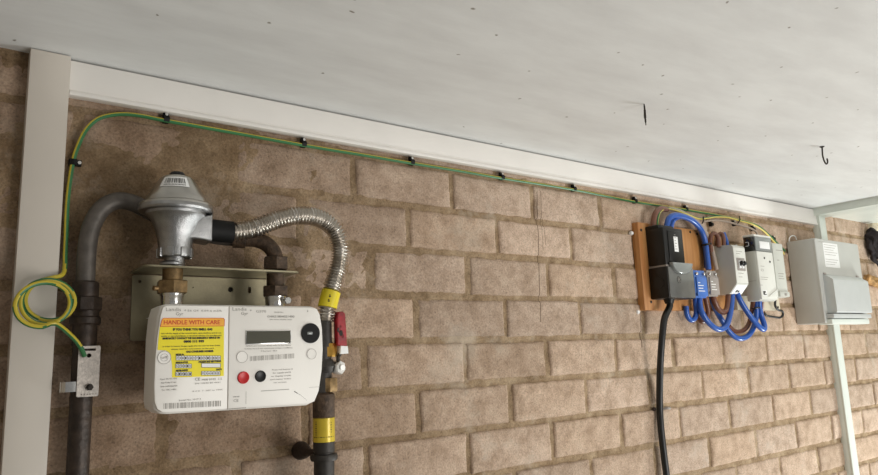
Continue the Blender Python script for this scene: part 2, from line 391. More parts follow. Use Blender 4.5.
def back_wall():
    V = []; F = []; MI = []; T = []
    def N(x, z, s, o=0.): return noise.noise(Vector((x*s+o, z*s-o, o*1.7)))
    def smear(x, z):    # mortar buttered over the joints, upper left part of the wall
        a = max(0, min(1, (.16-x)/.4))*(.38+.62*max(0, min(1, (z-1.86)/.12)))
        a *= max(0, min(1, .8+1.4*N(x, z, 9, 3)))
        return a
    def dirt_shade(x, z):     # browner masonry at the left end, plus that side's shade put into the tint
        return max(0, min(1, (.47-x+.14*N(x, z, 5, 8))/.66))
    # mortar bed
    x0, x1, z0, z1, st = -.95, 2.7, 1.1, 2.236, .0075
    nx = int((x1-x0)/st); nz = int((z1-z0)/st)
    for j in range(nz+1):
        for i in range(nx+1):
            x = x0+(x1-x0)*i/nx; z = z0+(z1-z0)*j/nz
            y = .0042+.0020*N(x, z, 40)+.0022*N(x, z, 130, 5)
            sm = smear(x, z); y = y*(1-sm)+(-.0005+.0022*N(x, z, 35, 9)+.0024*N(x, z, 105, 2))*sm
            V.append((x, y, z)); t = 1+.12*N(x, z, 12, 4); q = dirt_shade(x, z)*(1+.5*N(x, z, 16, 6)); T.append((t*(1-.34*q), t*(1-.37*q), t*(1-.40*q), 1))
    for j in range(nz):
        for i in range(nx):
            a = j*(nx+1)+i; F.append((a, a+1, a+nx+2, a+nx+1)); MI.append(1)
    # slab behind and the lower, unseen part
    b = len(V)
    for x in (XL, XR):
        for y in (.0045, .12):
            for z in (0, z0+.005): V.append((x, y, z)); T.append((.9, .9, .9, 1))
    for f in ((0, 1, 5, 4), (2, 6, 7, 3), (0, 2, 3, 1), (4, 5, 7, 6), (1, 3, 7, 5)):
        F.append(tuple(b+k for k in f)); MI.append(1)
    b = len(V)
    for xa, xb in ((XL, x0), (x1, XR)):
        for z in (z0, CZ):
            for x in (xa, xb): V.append((x, .0045, z)); T.append((.9, .9, .9, 1))
    for k in (0, 4): F.append((b+k, b+k+1, b+k+3, b+k+2)); MI.append(1)
    # bricks
    P, HP, U = .22461, .085, .1123
    offs = {-1: .9, 0: -.14, 1: .89, 2: .15}
    rnd = random.Random(11)
    for k in range(-1, 13):
        zt = 2.167-HP*k; off = offs.get(k, 1 if k % 2 else 0)
        for n in range(-6, 13):
            xa = U*(off+2*n)+rnd.uniform(-.002, .002); xb = xa+P
            if xb < x0+.02 or xa > x1-.02: continue
            jt = rnd.uniform(.0095, .0125); jb = rnd.uniform(.0105, .014)
            ax, bx = xa+jt/2, xb-jt/2; az, bz = zt-HP+jb/2+rnd.uniform(-.0015, .0015), min(zt-jb/2+rnd.uniform(-.001, .001), 2.232)
            w, h = bx-ax, bz-az
            if h < .02: continue
            us = [0, .0022, .006]+[.006+(w-.012)*i/11 for i in range(1, 11)]+[w-.006, w-.0022, w]
            vs = [0, .0022, .006]+[.006+(h-.012)*i/5 for i in range(1, 5)]+[h-.006, h-.0022, h]
            ox, oz = rnd.uniform(-.5, .5)*.002, rnd.uniform(-.5, .5)*.0035
            dy = rnd.uniform(-.0012, .0012); g = rnd.gauss(1, .075); hue = rnd.uniform(-.03, .03)
            tint = (g*(1+hue*.6), g, g*(1-hue), 1)
            base = len(V); nu, nv = len(us), len(vs)
            for vv in vs:
                for uu in us:
                    e = min(uu, w-uu, vv, h-vv); fx, fz = ax+uu, az+vv
                    sm = smear(fx, fz)
                    y = dy+ox*(uu/w-.5)*2+oz*(vv/h-.5)+.0009*N(fx, fz, 45, n)+.0006*N(fx, fz, 160, k)
                    if e < 1e-6: y += .0042
                    elif e < .003: y += .0013
                    y += .0014*sm
                    if e < .003:
                        fx += .0024*N(fx, fz, 75, k+n)+.0012*N(fx, fz, 240, n); fz += .0020*N(fx, fz, 75, k-n)+.0012*N(fx, fz, 260, k)
                    V.append((fx, y, fz)); q = dirt_shade(fx, fz)*(1+.55*N(fx, fz, 18, 6)); T.append((tint[0]*(1-.40*q), tint[1]*(1-.43*q), tint[2]*(1-.46*q), 1))
            for j in range(nv-1):
                for i in range(nu-1):
                    a = base+j*nu+i; F.append((a, a+1, a+nu+1, a+nu)); MI.append(0)
            # returns into the wall
            rim = [base+i for i in range(nu)]+[base+j*nu+nu-1 for j in range(1, nv)]+[base+(nv-1)*nu+i for i in range(nu-2, -1, -1)]+[base+j*nu for j in range(nv-2, 0, -1)]
            b2 = len(V)
            for r in rim: V.append((V[r][0], .02, V[r][2])); T.append(tint)
            m = len(rim)
            for i in range(m): F.append((rim[i], b2+i, b2+(i+1) % m, rim[(i+1) % m])); MI.append(0)
    me = bpy.data.meshes.new('wall_back'); me.from_pydata(V, [], F)
    me.materials.append(M_['brick']); me.materials.append(M_['mortar'])
    me.polygons.foreach_set('material_index', MI)
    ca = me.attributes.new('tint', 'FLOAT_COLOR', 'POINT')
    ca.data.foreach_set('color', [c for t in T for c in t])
    for p in me.polygons: p.use_smooth = True
    me.update()
    o = bpy.data.objects.new('wall_back', me); C.objects.link(o); o['kind'] = 'structure'
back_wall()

# white trims round the bay
struct(MB().box(-.531, -.4818, -.022, .006, 0, 2.2345, .0012), 'trim_1', 'pvc')
struct(MB().box(-.4806, 1.742, -.012, .006, 2.1875, 2.2325, .0008).box(-.4806, 1.742, -.0145, .006, 2.1805, 2.1872, .0015).box(-.4806, 1.742, -.013, .004, 2.189, 2.1902), 'trim_2', 'pvc_fascia')
struct(MB().box(1.722, 1.80, YF, -.004, 2.211, CZ+.02, .001), 'trim_3', 'pvc_grey')

# cable trunking behind the consumer unit
t = Thing('cable_trunking', 'white vertical plastic trunking passing behind the grey consumer unit', 'trunking', (1.76, -.01, 0))
t.part(MB().box(1.738, 1.779, -.016, .004, 0, 2.2115, .001), 'base', 'pvc_grey')
t.part(MB().box(1.7372, 1.7798, -.0215, -.0155, 0, 2.2115, .0012), 'lid', 'pvc_grey')

# ------------------------------------------------------------------ ceiling nail and hook
def ceil_at(px, py):
    d = FW+RT*((px-439)/FPX)-UP*((py-237.5)/FPX); return CAM+d*((CZ-CAM.z)/d.z)
p = ceil_at(644, 104)
nl = MB().tube([p+Vector((0, 0, .004)), p+Vector((.0004, 0, -.012)), p+Vector((-.0003, 0, -.024)), p+Vector((.0005, .0004, -.040))], lambda i, n: (.0011, .0015, .0020, .0022, .0016, .0008)[min(5, int(i/n*6))], 10, .002)
single(nl, 'bent_nail', 'iron', 'rusty nail sticking straight down from the white ceiling', 'nail', p)
p = ceil_at(822, 146.5)
t = Thing('ceiling_hook', 'small dark metal screw hook hanging from the white ceiling', 'hook', p)
q = lambda x, y, z: p+Vector((x, y, z))
t.part(MB().tube([q(0, 0, .004), q(-.001, 0, -.008), q(-.003, 0, -.020), q(.0005, 0, -.033), q(.007, -.001, -.0405), q(.0125, -.002, -.036), q(.0125, -.002, -.027)], .0017, 10, .002), 'hook_wire', 'iron')
t.part(MB().lathe([(0, .001), (.0055, .001), (.005, -.0012), (.003, -.0025), (0, -.0025)], p, n=20), 'collar', 'iron')

# ------------------------------------------------------------------ earth cable
def gy(twist, ph=0.):
    def f(i, k, n, N):
        a = (k/n+twist*i/N+ph) % 1.0
        return 1 if a < .32 else 0
    return f
def gy2(i, N, d, p):
    f = i/N
    if p.x < -.455 and p.z < 1.93 and p.y < -.02:
        v = Vector((math.cos(f*42), -.95, math.sin(f*42))).normalized(); return 1 if d.dot(v) > .50 else 0
    return 1 if d.dot(Vector((-.66, -.38, .64))) > .62 else 0
gy2.geo = 1
pts = [Vector((-.449, -.046, 1.815)), Vector((-.455, -.047, 1.828)), Vector((-.466, -.052, 1.841))]
cx, cz = -.4985, 1.8835
for i in range(0, 32):
    a = -PI*.30-2*PI*i/12
    f = i/31
    r = .0300-.0005*math.sin(i*1.3)
    pts.append(Vector((cx-.0065+f*.0165+(r-.001)*math.cos(a), -.068+.034*f, cz-.0045+f*.0125+(r-.0005)*.92*math.sin(a))))
pts += [Vector((-.4790, -.030, 1.9225)), Vector((-.4742, -.018, 1.935)), Vector((-.4735, -.010, 1.952)), Vector((-.4735, -.008, 1.975)), Vector((-.474, -.0075, 2.03)), Vector((-.4705, -.0075, 2.082))]
for px, py in ((78, 146), (86, 130), (97, 119.5), (110, 115.3), (125, 114.2), (142, 116), (165, 120.5), (230, 132), (302, 145), (360, 154.5), (410, 163), (460, 171), (500, 178), (572, 189.5), (633, 201.5), (684, 209.5), (715, 214.8), (738, 219.5), (757, 225.5)):
    pts.append(at(px, py, -.0075))
for px, py, y in ((769, 235, -.011), (777, 243, -.013), (785, 251, -.013)): pts.append(at(px, py, y))
single(MB().tube(pts, .0030, 10, .004, stripe=gy2), 'earth_cable', ['green', 'ylw'],
       'long green and yellow earth cable coiled at left then clipped along the wall top', 'cable', pts[0])

# cable clips along the earth cable
def make_clip(loc, label, vertical=False):
    t = Thing('cable_clip', label, 'clip', loc, 'black cable clips on the earth cable')
    L = Vector(loc)
    prof = [(-.0055, -.001), (-.0055, -.0055), (-.0045, -.0108), (0, -.0125), (.0045, -.0108), (.0052, -.0075), (.0105, -.0075), (.0105, -.001)]
    b = MB().prism([(L.z+a, L.y+y+.0006) for a, y in prof], L.x-.0042, L.x+.0042, 0)
    # prism built along y with (x, z); turn it so the arch spans the cable
    for v in b.bm.verts:
        x, y, z = v.co; v.co = Vector((y, z, x))
    if vertical:
        for v in b.bm.verts:
            d = v.co-L; v.co = L+Vector((d.z, d.y, d.x))
    bmesh.ops.recalc_face_normals(b.bm, faces=list(b.bm.faces))
    t.part(b, 'clip_body', 'blackmatt')
    h = L+(Vector((.0075, 0, 0)) if vertical else Vector((0, 0, .0075)))
    t.part(MB().lathe([(0, .004), (.0012, .004), (.0012, .0085), (.0024, .0085), (.0024, .0095), (0, .0097)], h, (0, -1, 0), 14), 'nail', 'chrome', label='bright nail head')
    return t.o
names = [(165, 120.5, 'first black clip on the earth cable, above the dome of the gas regulator'),
         (302, 145, 'black cable clip on the wall top above the corrugated steel hose'),
         (410, 163, 'black cable clip on the earth cable, above bare wall right of the hose'),
         (500, 178, 'black cable clip on the earth cable, midway between hose and wooden board, left one'),
         (572, 189.5, 'black cable clip on the earth cable, next but one before the wooden board'),
         (633, 201.5, 'black cable clip above the top left corner of the wooden board'),
         (684, 209.5, 'black cable clip above the blue cable loop over the board')]
c0 = None
for px, py, lb in names:
    p = at(px, py, 0); p.y = 0
    if c0 is None: c0 = make_clip(p, lb)
    else: copy_thing(c0, p, lb)
p = at(72.5, 163.5, 0); p.y = 0
make_clip(p, 'black cable clip on the vertical run beside the left white trim', True)

# ------------------------------------------------------------------ left gas pipe
PY = -.0235
t = Thing('gas_pipe', 'grey steel gas pipe bending over at left and running behind the regulator to the meter', 'pipe', (-.447, PY, 0))
path = [(-.449, PY, 1.905), (-.4495, PY, 1.93), (-.449, PY, 1.965), (-.4448, PY, 1.994), (-.4335, PY, 2.0185), (-.416, PY, 2.0315), (-.395, PY, 2.0315), (-.372, PY, 2.022), (-.345, PY, 2.009), (-.31, -.026, 1.996), (-.27, -.04, 1.988), (-.237, -.054, 1.985)]
bend = t.part(MB().tube(path, .0122, 20, .004), 'bent_pipe', 'pipe')
elb = [(-.240, -.053, 1.985), (-.224, -.059, 1.984), (-.209, -.065, 1.9775), (-.199, -.069, 1.965), (-.196, -.07, 1.95), (-.196, -.07, 1.94)]
t.part(MB().tube(elb, .0116, 20, .003).tube([(-.255, -.047, 1.9855), (-.238, -.054, 1.985)], .0142, 20, smooth=False), 'elbow', 'rust', label='rusty brown elbow')
X = -.447
un = MB().cyl((X-.0015, PY, 1.893), (X-.0015, PY, 1.916), .0165, n=28, bev=.002)
un.hexa((X, PY, 1.876), (X, PY, 1.8945), .0205, rot=.3, n=8).cyl((X, PY, 1.868), (X, PY, 1.878), .0165, n=24)
un.cyl((X, PY, 1.857), (X, PY, 1.8685), .0192, n=28, bev=.002).cyl((X, PY, 1.83), (X, PY, 1.858), .0152, n=24)
t.part(un, 'union_joint', 'pipe_dark', label='brown corroded union joint')
low = [(X, PY, 1.85), (X, PY, 1.75), (X, PY, 1.60), (X, PY, 1.0), (X, PY, 0)]
t.part(MB().tube(low, .0138, 20, .02), 'lower_pipe', 'pipe_dark', label='dark blackened lower pipe')
nut = MB().hexa((-.196, -.07, 1.937), (-.196, -.07, 1.957), .0195, rot=.2, n=6)
t.part(nut, 'upper_nut', 'rust')

# earth clamp on the pipe
t = Thing('earth_clamp', 'galvanised earth clamp strapped round the left gas pipe below the green coil', 'clamp', (-.446, -.04, 1.762))
ol = rrect(-.4560, -.4300, 1.7635, 1.829, .002)
slot = [(-.4510, 1.8225), (-.4510, 1.8255), (-.4352, 1.8255), (-.4352, 1.8225)]
sh = Matrix.Rotation(-.02, 4, 'Y')
holes = [slot, circ(-.4434, 1.8165, .0028)]+[circ(-.450+i*.0034, 1.7665, .0007, 8) for i in range(6)]
t.part(MB().plate(ol, holes, -.0405, -.0425), 'plate', 'zincpl')
st = [(-.4580, -.0402), (-.4665, -.0405), (-.4735, -.0395), (-.4782, -.0355), (-.4785, -.030), (-.474, -.025), (-.4655, -.020)]
sm = MB()
stp = catmull([Vector((a+.0045, b, 0)) for a, b in st], .001)
outl = [(v.x, v.y) for v in stp]+[(v.x+.0006, v.y+.0009) for v in reversed(stp)]
sm.prism(outl, 1.7705, 1.7835, axis='z')
t.part(sm, 'strap', 'chrome', label='shiny bent metal strap')
sc = MB().hexa((-.4412, -.0425, 1.7755), (-.4412, -.0475, 1.7755), .0046).cyl((-.4412, -.047, 1.7755), (-.4412, -.0505, 1.7755), .0025, n=14)
t.part(sc, 'clamp_screw', 'iron')

# ------------------------------------------------------------------ meter bracket
t = Thing('meter_bracket', 'olive zinc-plated wall bracket behind and above the gas meter', 'bracket', (-.27, 0, 1.84))
ol = rrect(-.386, -.152, 1.836, 1.930, .004)
holes = [circ(-.376, 1.9205, .0022), circ(-.2425, 1.9125, .0042), rrect(-.2145, -.2095, 1.9075, 1.9175, .002), circ(-.300, 1.914, .0010, 8)]
t.part(MB().plate(ol, holes, -.0025, -.0055), 'back_plate', 'zinc')
fl = []
pl = rrect(-.390, -.165, -.092, -.003, .010)
fm = MB().prism(pl, 1.9315, 1.9340, axis='z')
t.part(fm, 'shelf_flange', 'zinc')
b = MB().lathe([(0, 0), (.0036, 0), (.0036, .002), (.002, .003), (0, .003)], (-.2425, -.0012, 1.9125), (0, -1, 0), 16)
t.part(b, 'fixing_screw', 'iron')

# ------------------------------------------------------------------ regulator
RX, RY = -.3455, -.070
t = Thing('gas_regulator', 'silver domed gas regulator with barcode sticker standing on the bracket', 'gas regulator', (RX, RY, 1.936))
Z = lambda r, z: (r, z-1.936)
dome = [Z(.0495, 2.0195), Z(.049, 2.0225), Z(.0455, 2.0245), Z(.0425, 2.0255), Z(.0415, 2.030), Z(.0405, 2.0325), Z(.037, 2.037), Z(.0232, 2.0605), Z(.0195, 2.0635), Z(.0135, 2.0652), Z(0, 2.0655)]
t.part(MB().lathe(dome, (RX, RY, 1.936), n=64), 'dome', 'alu_b')
body = [Z(0, 1.9475), Z(.0205, 1.9475), Z(.0225, 1.9495), Z(.0225, 1.9565), Z(.0228, 1.966), Z(.0242, 1.976), Z(.0285, 1.990), Z(.0335, 2.001), Z(.0375, 2.0055), Z(.0400, 2.0080), Z(.0405, 2.0115), Z(.049, 2.0122), Z(.0504, 2.0150), Z(.0500, 2.0185), Z(.0490, 2.0205), Z(0, 2.0205)]
bm_ = MB().lathe(body, (RX, RY, 1.936), n=64)
for k in range(8):
    a = k*PI/4+.25
    c = Vector((RX+.0225*math.cos(a), RY+.0225*math.sin(a), 1.9545))
    m4 = Matrix.Translation(c) @ Matrix.Rotation(a, 4, 'Z')
    bm_.box(-.002, .0018, -.0042, .0042, -.0068, .0062, .0008, mtx=m4)
bm_.prism([(RX+.006, 1.9745), (RX+.028, 1.9740), (RX+.0465, 1.9715), (RX+.0465, 2.0115), (RX+.030, 2.0075), (RX+.006, 2.006)], RY+.019, RY-.019, .004)
bod = t.part(bm_, 'body', 'alu', sharp=30)
t.part(MB().lathe([Z(0, 2.0715), Z(.0085, 2.0712), Z(.0105, 2.069), Z(.0112, 2.065), Z(0, 2.0640)][::-1], (RX, RY, 1.936), n=32), 'cap', 'blackrub', label='small black cap')
# sticker on the cone facing the room
ca = math.atan2(CAM.y-RY, CAM.x-RX)-.10
def cone(a, s, off=.0004):    # s from 0 (r=.037) to 1 (r=.0232)
    r = .037+(.0232-.037)*s+off; z = 2.037+(2.0605-2.037)*s+off*.5
    return Vector((RX+r*math.cos(a), RY+r*math.sin(a), z))
def cone_patch(mb, a0, a1, s0, s1, off, n=14):
    b = mb.bm; g = [[b.verts.new(cone(a0+(a1-a0)*i/n, s, off)) for i in range(n+1)] for s in (s0, s1)]
    for i in range(n): b.faces.new([g[0][i], g[0][i+1], g[1][i+1], g[1][i]])
lab = MB(); cone_patch(lab, ca-.62, ca+.62, .26, .92, .0004)
lo = t.part(lab, 'barcode_sticker', 'label_white')
bar = MB(); rb = random.Random(4); a = ca-.46
while a < ca+.44:
    w = rb.choice((.016, .03, .045)); cone_patch(bar, a, a+w, .48, .82, .0006, 1); a += w+rb.choice((.018, .03, .05))
for i in range(16):
    aa = ca-.45+i*.058; cone_patch(bar, aa, aa+.032, .34, .41, .0006, 1)
t.part(bar, 'barcode', 'ink', parent=lo)
# spigot to bracket and brass union under it
sp = MB().cyl((RX, RY, 1.934), (RX, RY, 1.949), .0135, n=24).lathe([(0, 0), (.013, 0), (.0165, .0025), (.0165, .0055), (.013, .008), (0, .008)], (RX-.004, RY, 1.9345), n=24)
t.part(sp, 'spigot', 'alu')

# ------------------------------------------------------------------ gas meter
t = Thing('gas_meter', 'white gas meter with yellow warning label and small display hung under the bracket', 'gas meter', (-.27, -.075, 1.738))
YB, YM, YFm = -.072, -.1175, -.1245
def outline(o):
    L = [(-.3735-o*.7, 1.8745+o*.6), (-.3765-o, 1.862), (-.3795-o, 1.835), (-.3810-o, 1.808), (-.3812-o, 1.775), (-.3800-o, 1.755), (-.3765-o, 1.7460-o*.3), (-.3700-o*.4, 1.7412-o*.8), (-.362, 1.7405-o)]
    R = [(-.168, 1.7375-o), (-.1585+o*.3, 1.7405-o*.5), (-.1515+o, 1.755), (-.1465+o, 1.785), (-.1445+o, 1.815), (-.1455+o, 1.845), (-.1490+o, 1.866), (-.1540+o*.5, 1.8745+o*.7), (-.161, 1.8765+o), (-.3680, 1.8770+o)]
    return L+R
case = MB().prism([(max(x_, -.3805), z_) for x_, z_ in outline(.0022)], YB, YM-.002, .0055, 3)
case.box(-.365, -.165, -.034, -.074, 1.752, 1.866, .006)
t.part(case, 'case', 'meter_white', sharp=50)
SX = -.2862
def clip_out(o, left):
    out = [(x, z) for x, z in outline(o) if (x < SX) == left]
    if left:    # L points top to bottom, then (-.3715) top
        Lp = [q for q in outline(o)[:9]]; return [(-.3680, 1.8770+o)]+Lp+[(SX-.0004, 1.7392-o), (SX-.0004, 1.8770+o)]
    Rp = outline(o)[9:-1]; return [(SX+.0004, 1.8770+o), (SX+.0004, 1.7392-o)]+Rp
fcL = t.part(MB().prism(clip_out(0, True), YM, YFm, .0022, 2), 'front_cover', 'meter_white', label='left front cover with yellow label', sharp=50)
fcR = t.part(MB().prism(clip_out(0, False), YM, YFm, .0022, 2), 'front_cover', 'meter_white', label='right front cover with display', sharp=50)
S1, S2, S3, S4 = YFm-.0002, YFm-.0004, YFm-.0006, YFm-.0008
A = lambda px, py: (lambda v: (v.x, v.z))(at(px, py, YFm))
def ml(pts): return [A(*p) for p in pts]
# yellow label
yl = [(160, 326.5), (224, 326), (223.8, 376), (172, 377.5), (172, 365), (170.5, 355.5), (166, 350.5), (157.5, 350), (158.5, 338)]
lab = t.part(MB().prism(ml(yl), YFm+.0002, S1), 'warning_label', 'yellow', parent=fcL, label='yellow warning label')
hd = [(162, 319.8), (163.5, 318.2), (223.5, 318.2), (224.4, 319.6), (224.2, 326), (160.3, 326.6)]
# header colour, wording and number boxes lie on the label
t.part(MB().prism(ml(hd), YFm+.0002, S2), 'label_header', 'orange', parent=fcL, label='orange header band')
def txt(mb, s, px, py, wpx, h, y, align='CENTER', bold=0.):
    """text centred at a photo point with a given width in photo pixels"""
    v = at(px, py, y); w = (at(px+wpx/2, py, y)-at(px-wpx/2, py, y)).x
    cu = MB().text(s, (0, 0, 0), h)
    xs = [q.co.x for q in cu.bm.verts]; w0 = max(xs)-min(xs); cu.bm.free()
    mb.text(s, (v.x, y, v.z), h, 'CENTER', w/w0, bold=bold)
red = MB(); txt(red, 'HANDLE WITH CARE', 192.5, 322.5, 56, .0078, S3, bold=.0001)
for a_, b_ in zip(hd, hd[1:]+hd[:1]):
    p0, p1 = Vector(A(*a_)), Vector(A(*b_)); d = (p1-p0).normalized()*.0003; n_ = Vector((-d.y, d.x))
    red.prism([tuple(p0-n_), tuple(p1-n_), tuple(p1+n_), tuple(p0+n_)], S2+.0001, S3)
t.part(red, 'label_heading', 'redink', parent=fcL)
ik = MB()
txt(ik, 'IF YOU THINK YOU SMELL GAS', 193, 329.5, 39, .0040, S2, bold=.00022)
txt(ik, 'turn off the supply at the control valve, open windows and do not', 192, 333.2, 60, .0025, S2)
txt(ik, 'smoke or use naked flames or electrical switches. Do not delay and', 192, 335.8, 60, .0025, S2)
txt(ik, 'IMMEDIATELY CONTACT THE GAS EMERGENCY SERVICE ON', 192, 338.2, 57, .0033, S2, bold=.0002)
txt(ik, '0800 111 999', 194, 341.5, 20, .0040, S2, bold=.00025)
txt(ik, 'In order to restore the gas supply after the valve has been closed', 192, 346, 57, .0022, S2)
txt(ik, 'please read the instructions on the card', 193, 348.8, 42, .0022, S2)
txt(ik, 'GAS CONSUMER NUMBER', 200, 351.5, 27, .0034, S2, bold=.0002)
txt(ik, 'METER No', 180, 354.6, 8, .0028, S2, bold=.0002)
txt(ik, 'REGULATOR', 182, 362.5, 12, .0028, S2, bold=.0002)
txt(ik, 'PRESSURE SETTING', 210, 361.8, 22, .0028, S2, bold=.0002)
txt(ik, 'METER INDEX', 182, 370.5, 12, .0028, S2, bold=.0002)
txt(ik, 'DATE', 219, 369.5, 5, .0028, S2, bold=.0002)
bx = MB(); gridl = MB()
for x0_, x1_, y0_, y1_, n_ in ((176, 220.5, 355.8, 360.2, 16), (175.5, 191.5, 364, 368, 6), (201.5, 220.5, 363.4, 367.4, 1), (175.5, 191.5, 372, 375.9, 6), (201.5, 220, 371.2, 375.2, 6)):
    bx.prism(ml([(x0_, y0_), (x1_, y0_), (x1_, y1_), (x0_, y1_)]), S1+.0001, S2)
    for i in range(n_+1):
        xx = x0_+(x1_-x0_)*i/n_; gridl.prism(ml([(xx-.17, y0_), (xx+.17, y0_), (xx+.17, y1_), (xx-.17, y1_)]), S2+.0001, S3)
        if n_ > 1 and i < n_: txt(gridl, random.choice('123567890'), xx+(x1_-x0_)/n_/2, (y0_+y1_)/2+.2, 1.3, .0042, S3)
    for yy in (y0_, y1_): gridl.prism(ml([(x0_, yy-.17), (x1_, yy-.17), (x1_, yy+.17), (x0_, yy+.17)]), S2+.0001, S3)
t.part(bx, 'number_boxes', 'label_white', parent=fcL)
t.part(ik, 'label_wording', 'ink', parent=fcL)
t.part(gridl, 'box_figures', 'ink', parent=fcL)
# screw caps
cp = MB()
def blk(nm, fc, *items):
    q_ = MB()
    for it in items: txt(q_, *it)
    t.part(q_, nm, 'greyink', parent=fc)
for px, py, r in ((164.2, 357.5, .0077),):
    x, z = A(px, py); cp.disc(x, YFm-.0006, z, r, .002).ring(x, YFm-.0009, z, r*.6)
capL = t.part(cp, 'screw_cap', 'meter_white', parent=fcL)
rg = MB(); x, z = A(164.2, 357.5); rg.ring(x, YFm-.0009, z, .0084, .0006).ring(x, YFm-.0009, z, .0048, .0004); txt(rg, 'off', 164.2, 357.5, 6, .005, YFm-.0008); t.part(rg, 'cap_marking', 'greyink', parent=fcL)
for x_, z_, r_ in (A(242, 357)+(.0075,), A(311.5, 354)+(.0072,)):
    t.part(MB().disc(x_, YFm-.0006, z_, r_, .002), 'screw_cap', 'meter_white', parent=fcR)
for x_, z_, r_ in (A(242, 357)+(.0079,), A(311.5, 354)+(.0076,)): t.part(MB().ring(x_, YFm-.0008, z_, r_, .0005), 'cap_ring', 'greyink', parent=fcR)
# grey printing, left
blk('maker_logo', fcL, ('Landis', 173.5, 309.6, 15, .0066, S1), ('+', 185.2, 310.5, 2.5, .005, S1), ('Gyr', 179.5, 314, 7.5, .0062, S1))
blk('type_text', fcL, ('E6 G4  0.04-6 m3/h', 205, 310.8, 34, .0036, S1))
blk('rating_text', fcL, *[(q_, 168.5+i*.2, 379+i*3.6, 17-2*(i % 2), .0027, S1) for i, q_ in enumerate(('Type: E6 VG 470', 'Pmax 75 mbar V 1 dm3', 'Qmax 6 m3/h Qmin 0.04', 'Tm -10C..+40C'))])
blk('approval_marks', fcL, ('CE', 197.5, 379.3, 5.2, .0052, S1, 'CENTER', .0001), ('M08 0102  1.5', 212, 379.4, 20, .0038, S1), ('EN 14236 BS 4161', 208, 383, 25, .0026, S1))
blk('temperature_text', fcL, ('II 3 G  T -20C to +50C', 208, 390.5, 30, .0022, S1))
blk('serial_text', fcL, ('Serial No. 1017 2', 190, 399.8, 22, .0028, S1))
def barcode(mb, x0_, x1_, yt0, yt1, hgt, y, seed, dens=.62):
    r_ = random.Random(seed); x_ = x0_
    while x_ < x1_:
        w_ = r_.choice((.35, .5, .9)); f = (x_-x0_)/(x1_-x0_); yy = yt0+(yt1-yt0)*f
        mb.prism(ml([(x_, yy), (x_+w_, yy), (x_+w_, yy+hgt), (x_, yy+hgt)]), YFm+.0001, y); x_ += w_+r_.choice((.4, .6, 1.0))
bc = MB(); barcode(bc, 163.5, 220, 403.4, 400.6, 5.6, S1, 3)
t.part(bc, 'barcode', 'greyink', parent=fcL)
# right side
blk('maker_logo', fcR, ('Landis', 239.5, 309.2, 14, .0064, S1), ('+', 250.8, 310.5, 2.5, .005, S1), ('Gyr', 244.5, 313.6, 7, .006, S1))
blk('type_text', fcR, ('G370', 261, 311.5, 10, .0048, S1))
blk('serial_text', fcR, ('Serial No.', 279, 312.2, 9, .0024, S1), ('G4A51804021400', 281, 316.6, 27, .0042, S1, 'CENTER', .00008), ('EN 16314  BS EN 14236', 281, 319.6, 22, .0022, S1))
blk('info_mark', fcR, ('i', 307.7, 311, .8, .005, S1))
blk('display_text', fcR, *[(q_, 269, 345.6+i*2.7, w_, .0023, S1) for i, (q_, w_) in enumerate((('MPRN and account details held on this device', 45), ('Volume in m3 not converted to base conditions', 48), ('Meter ID', 16)))])
blk('button_text', fcR, *[(q_, 282.5-i*.6, 369.5+i*3.2, (21, 18, 20, 21, 13)[i], .0028, S1) for i, q_ in enumerate(('Press red button A', 'for supply and B', 'to display credit', 'and meter index', 'on screen'))])
blk('approval_marks', fcR, ('M10 0102', 236.5, 396.8, 6, .0022, S1), ('CE', 236, 400.8, 5, .0050, S1))
for px0, py0, px1, py1 in ((246, 391.5, 246, 404), (261, 390.8, 289, 389.5), (309, 387.4, 320, 386.8), (226.8, 409, 246, 408)):
    (xa, za), (xb, zb) = A(px0, py0), A(px1, py1)
    t.part(MB().box(min(xa, xb)-.00012, max(xa, xb)+.00012, YFm+.0001, S1, min(za, zb)-.00012, max(za, zb)+.00012), 'panel_line', 'greyink', parent=fcR)
bc = MB(); barcode(bc, 250, 294, 356.3, 353.4, 4.8, S1, 8)
t.part(bc, 'barcode', 'greyink', parent=fcR)
x0_, z0_ = A(245.2, 344.5); x1_, z1_ = A(290.8, 330)
dsp = t.part(MB().box(x0_, x1_, YFm-.0012, YFm+.001, z0_, z1_, .0004), 'display_bezel', 'chrome', parent=fcR, label='thin bright display frame')
t.part(MB().box(x0_+.0012, x1_-.0012, YFm-.0016, YFm, z0_+.0011, z1_-.0011), 'display', 'lcd', parent=fcR, label='dark grey display')
x, z = A(310.2, 333.2)
t.part(MB().disc(x, YFm-.0022, z, .0145, .004, 40), 'optical_port', 'blackmatt', parent=fcR, label='round black optical port')
t.part(MB().box(x-.0060, x+.0030, YFm-.003, YFm-.001, z-.0022, z+.0022, .0012), 'port_window', 'smoke', parent=fcR)
x, z = A(243.2, 377.6); t.part(MB().lathe([(0, 0), (.0083, 0), (.0083, .002), (.0075, .003), (.005, .0022), (0, .0016)], (x, YFm+.001, z), (0, -1, 0), 36), 'button', 'red', parent=fcR, label='round red button')
x, z = A(260.4, 376.3); t.part(MB().lathe([(0, 0), (.0079, 0), (.0079, .002), (.0071, .003), (.005, .0022), (0, .0016)], (x, YFm+.001, z), (0, -1, 0), 36), 'button', 'black', parent=fcR, label='round black button')
sc = MB(); 
for a_, b_, w in (((294.2, 391.3), (297.5, 393.3), .0009), ((297.5, 393.3), (300.5, 395), .0003), ((300.5, 395), (307, 400.5), .00015)):
    p0, p1 = Vector(A(*a_)), Vector(A(*b_)); d = (p1-p0).normalized(); n_ = Vector((-d.y, d.x))*w
    sc.prism([tuple(p0-n_*.6), tuple(p1-n_*.5), tuple(p1+n_*.5), tuple(p0+n_*.6)], YFm+.0001, S1)
t.part(sc, 'scratch', 'ink', parent=fcR)
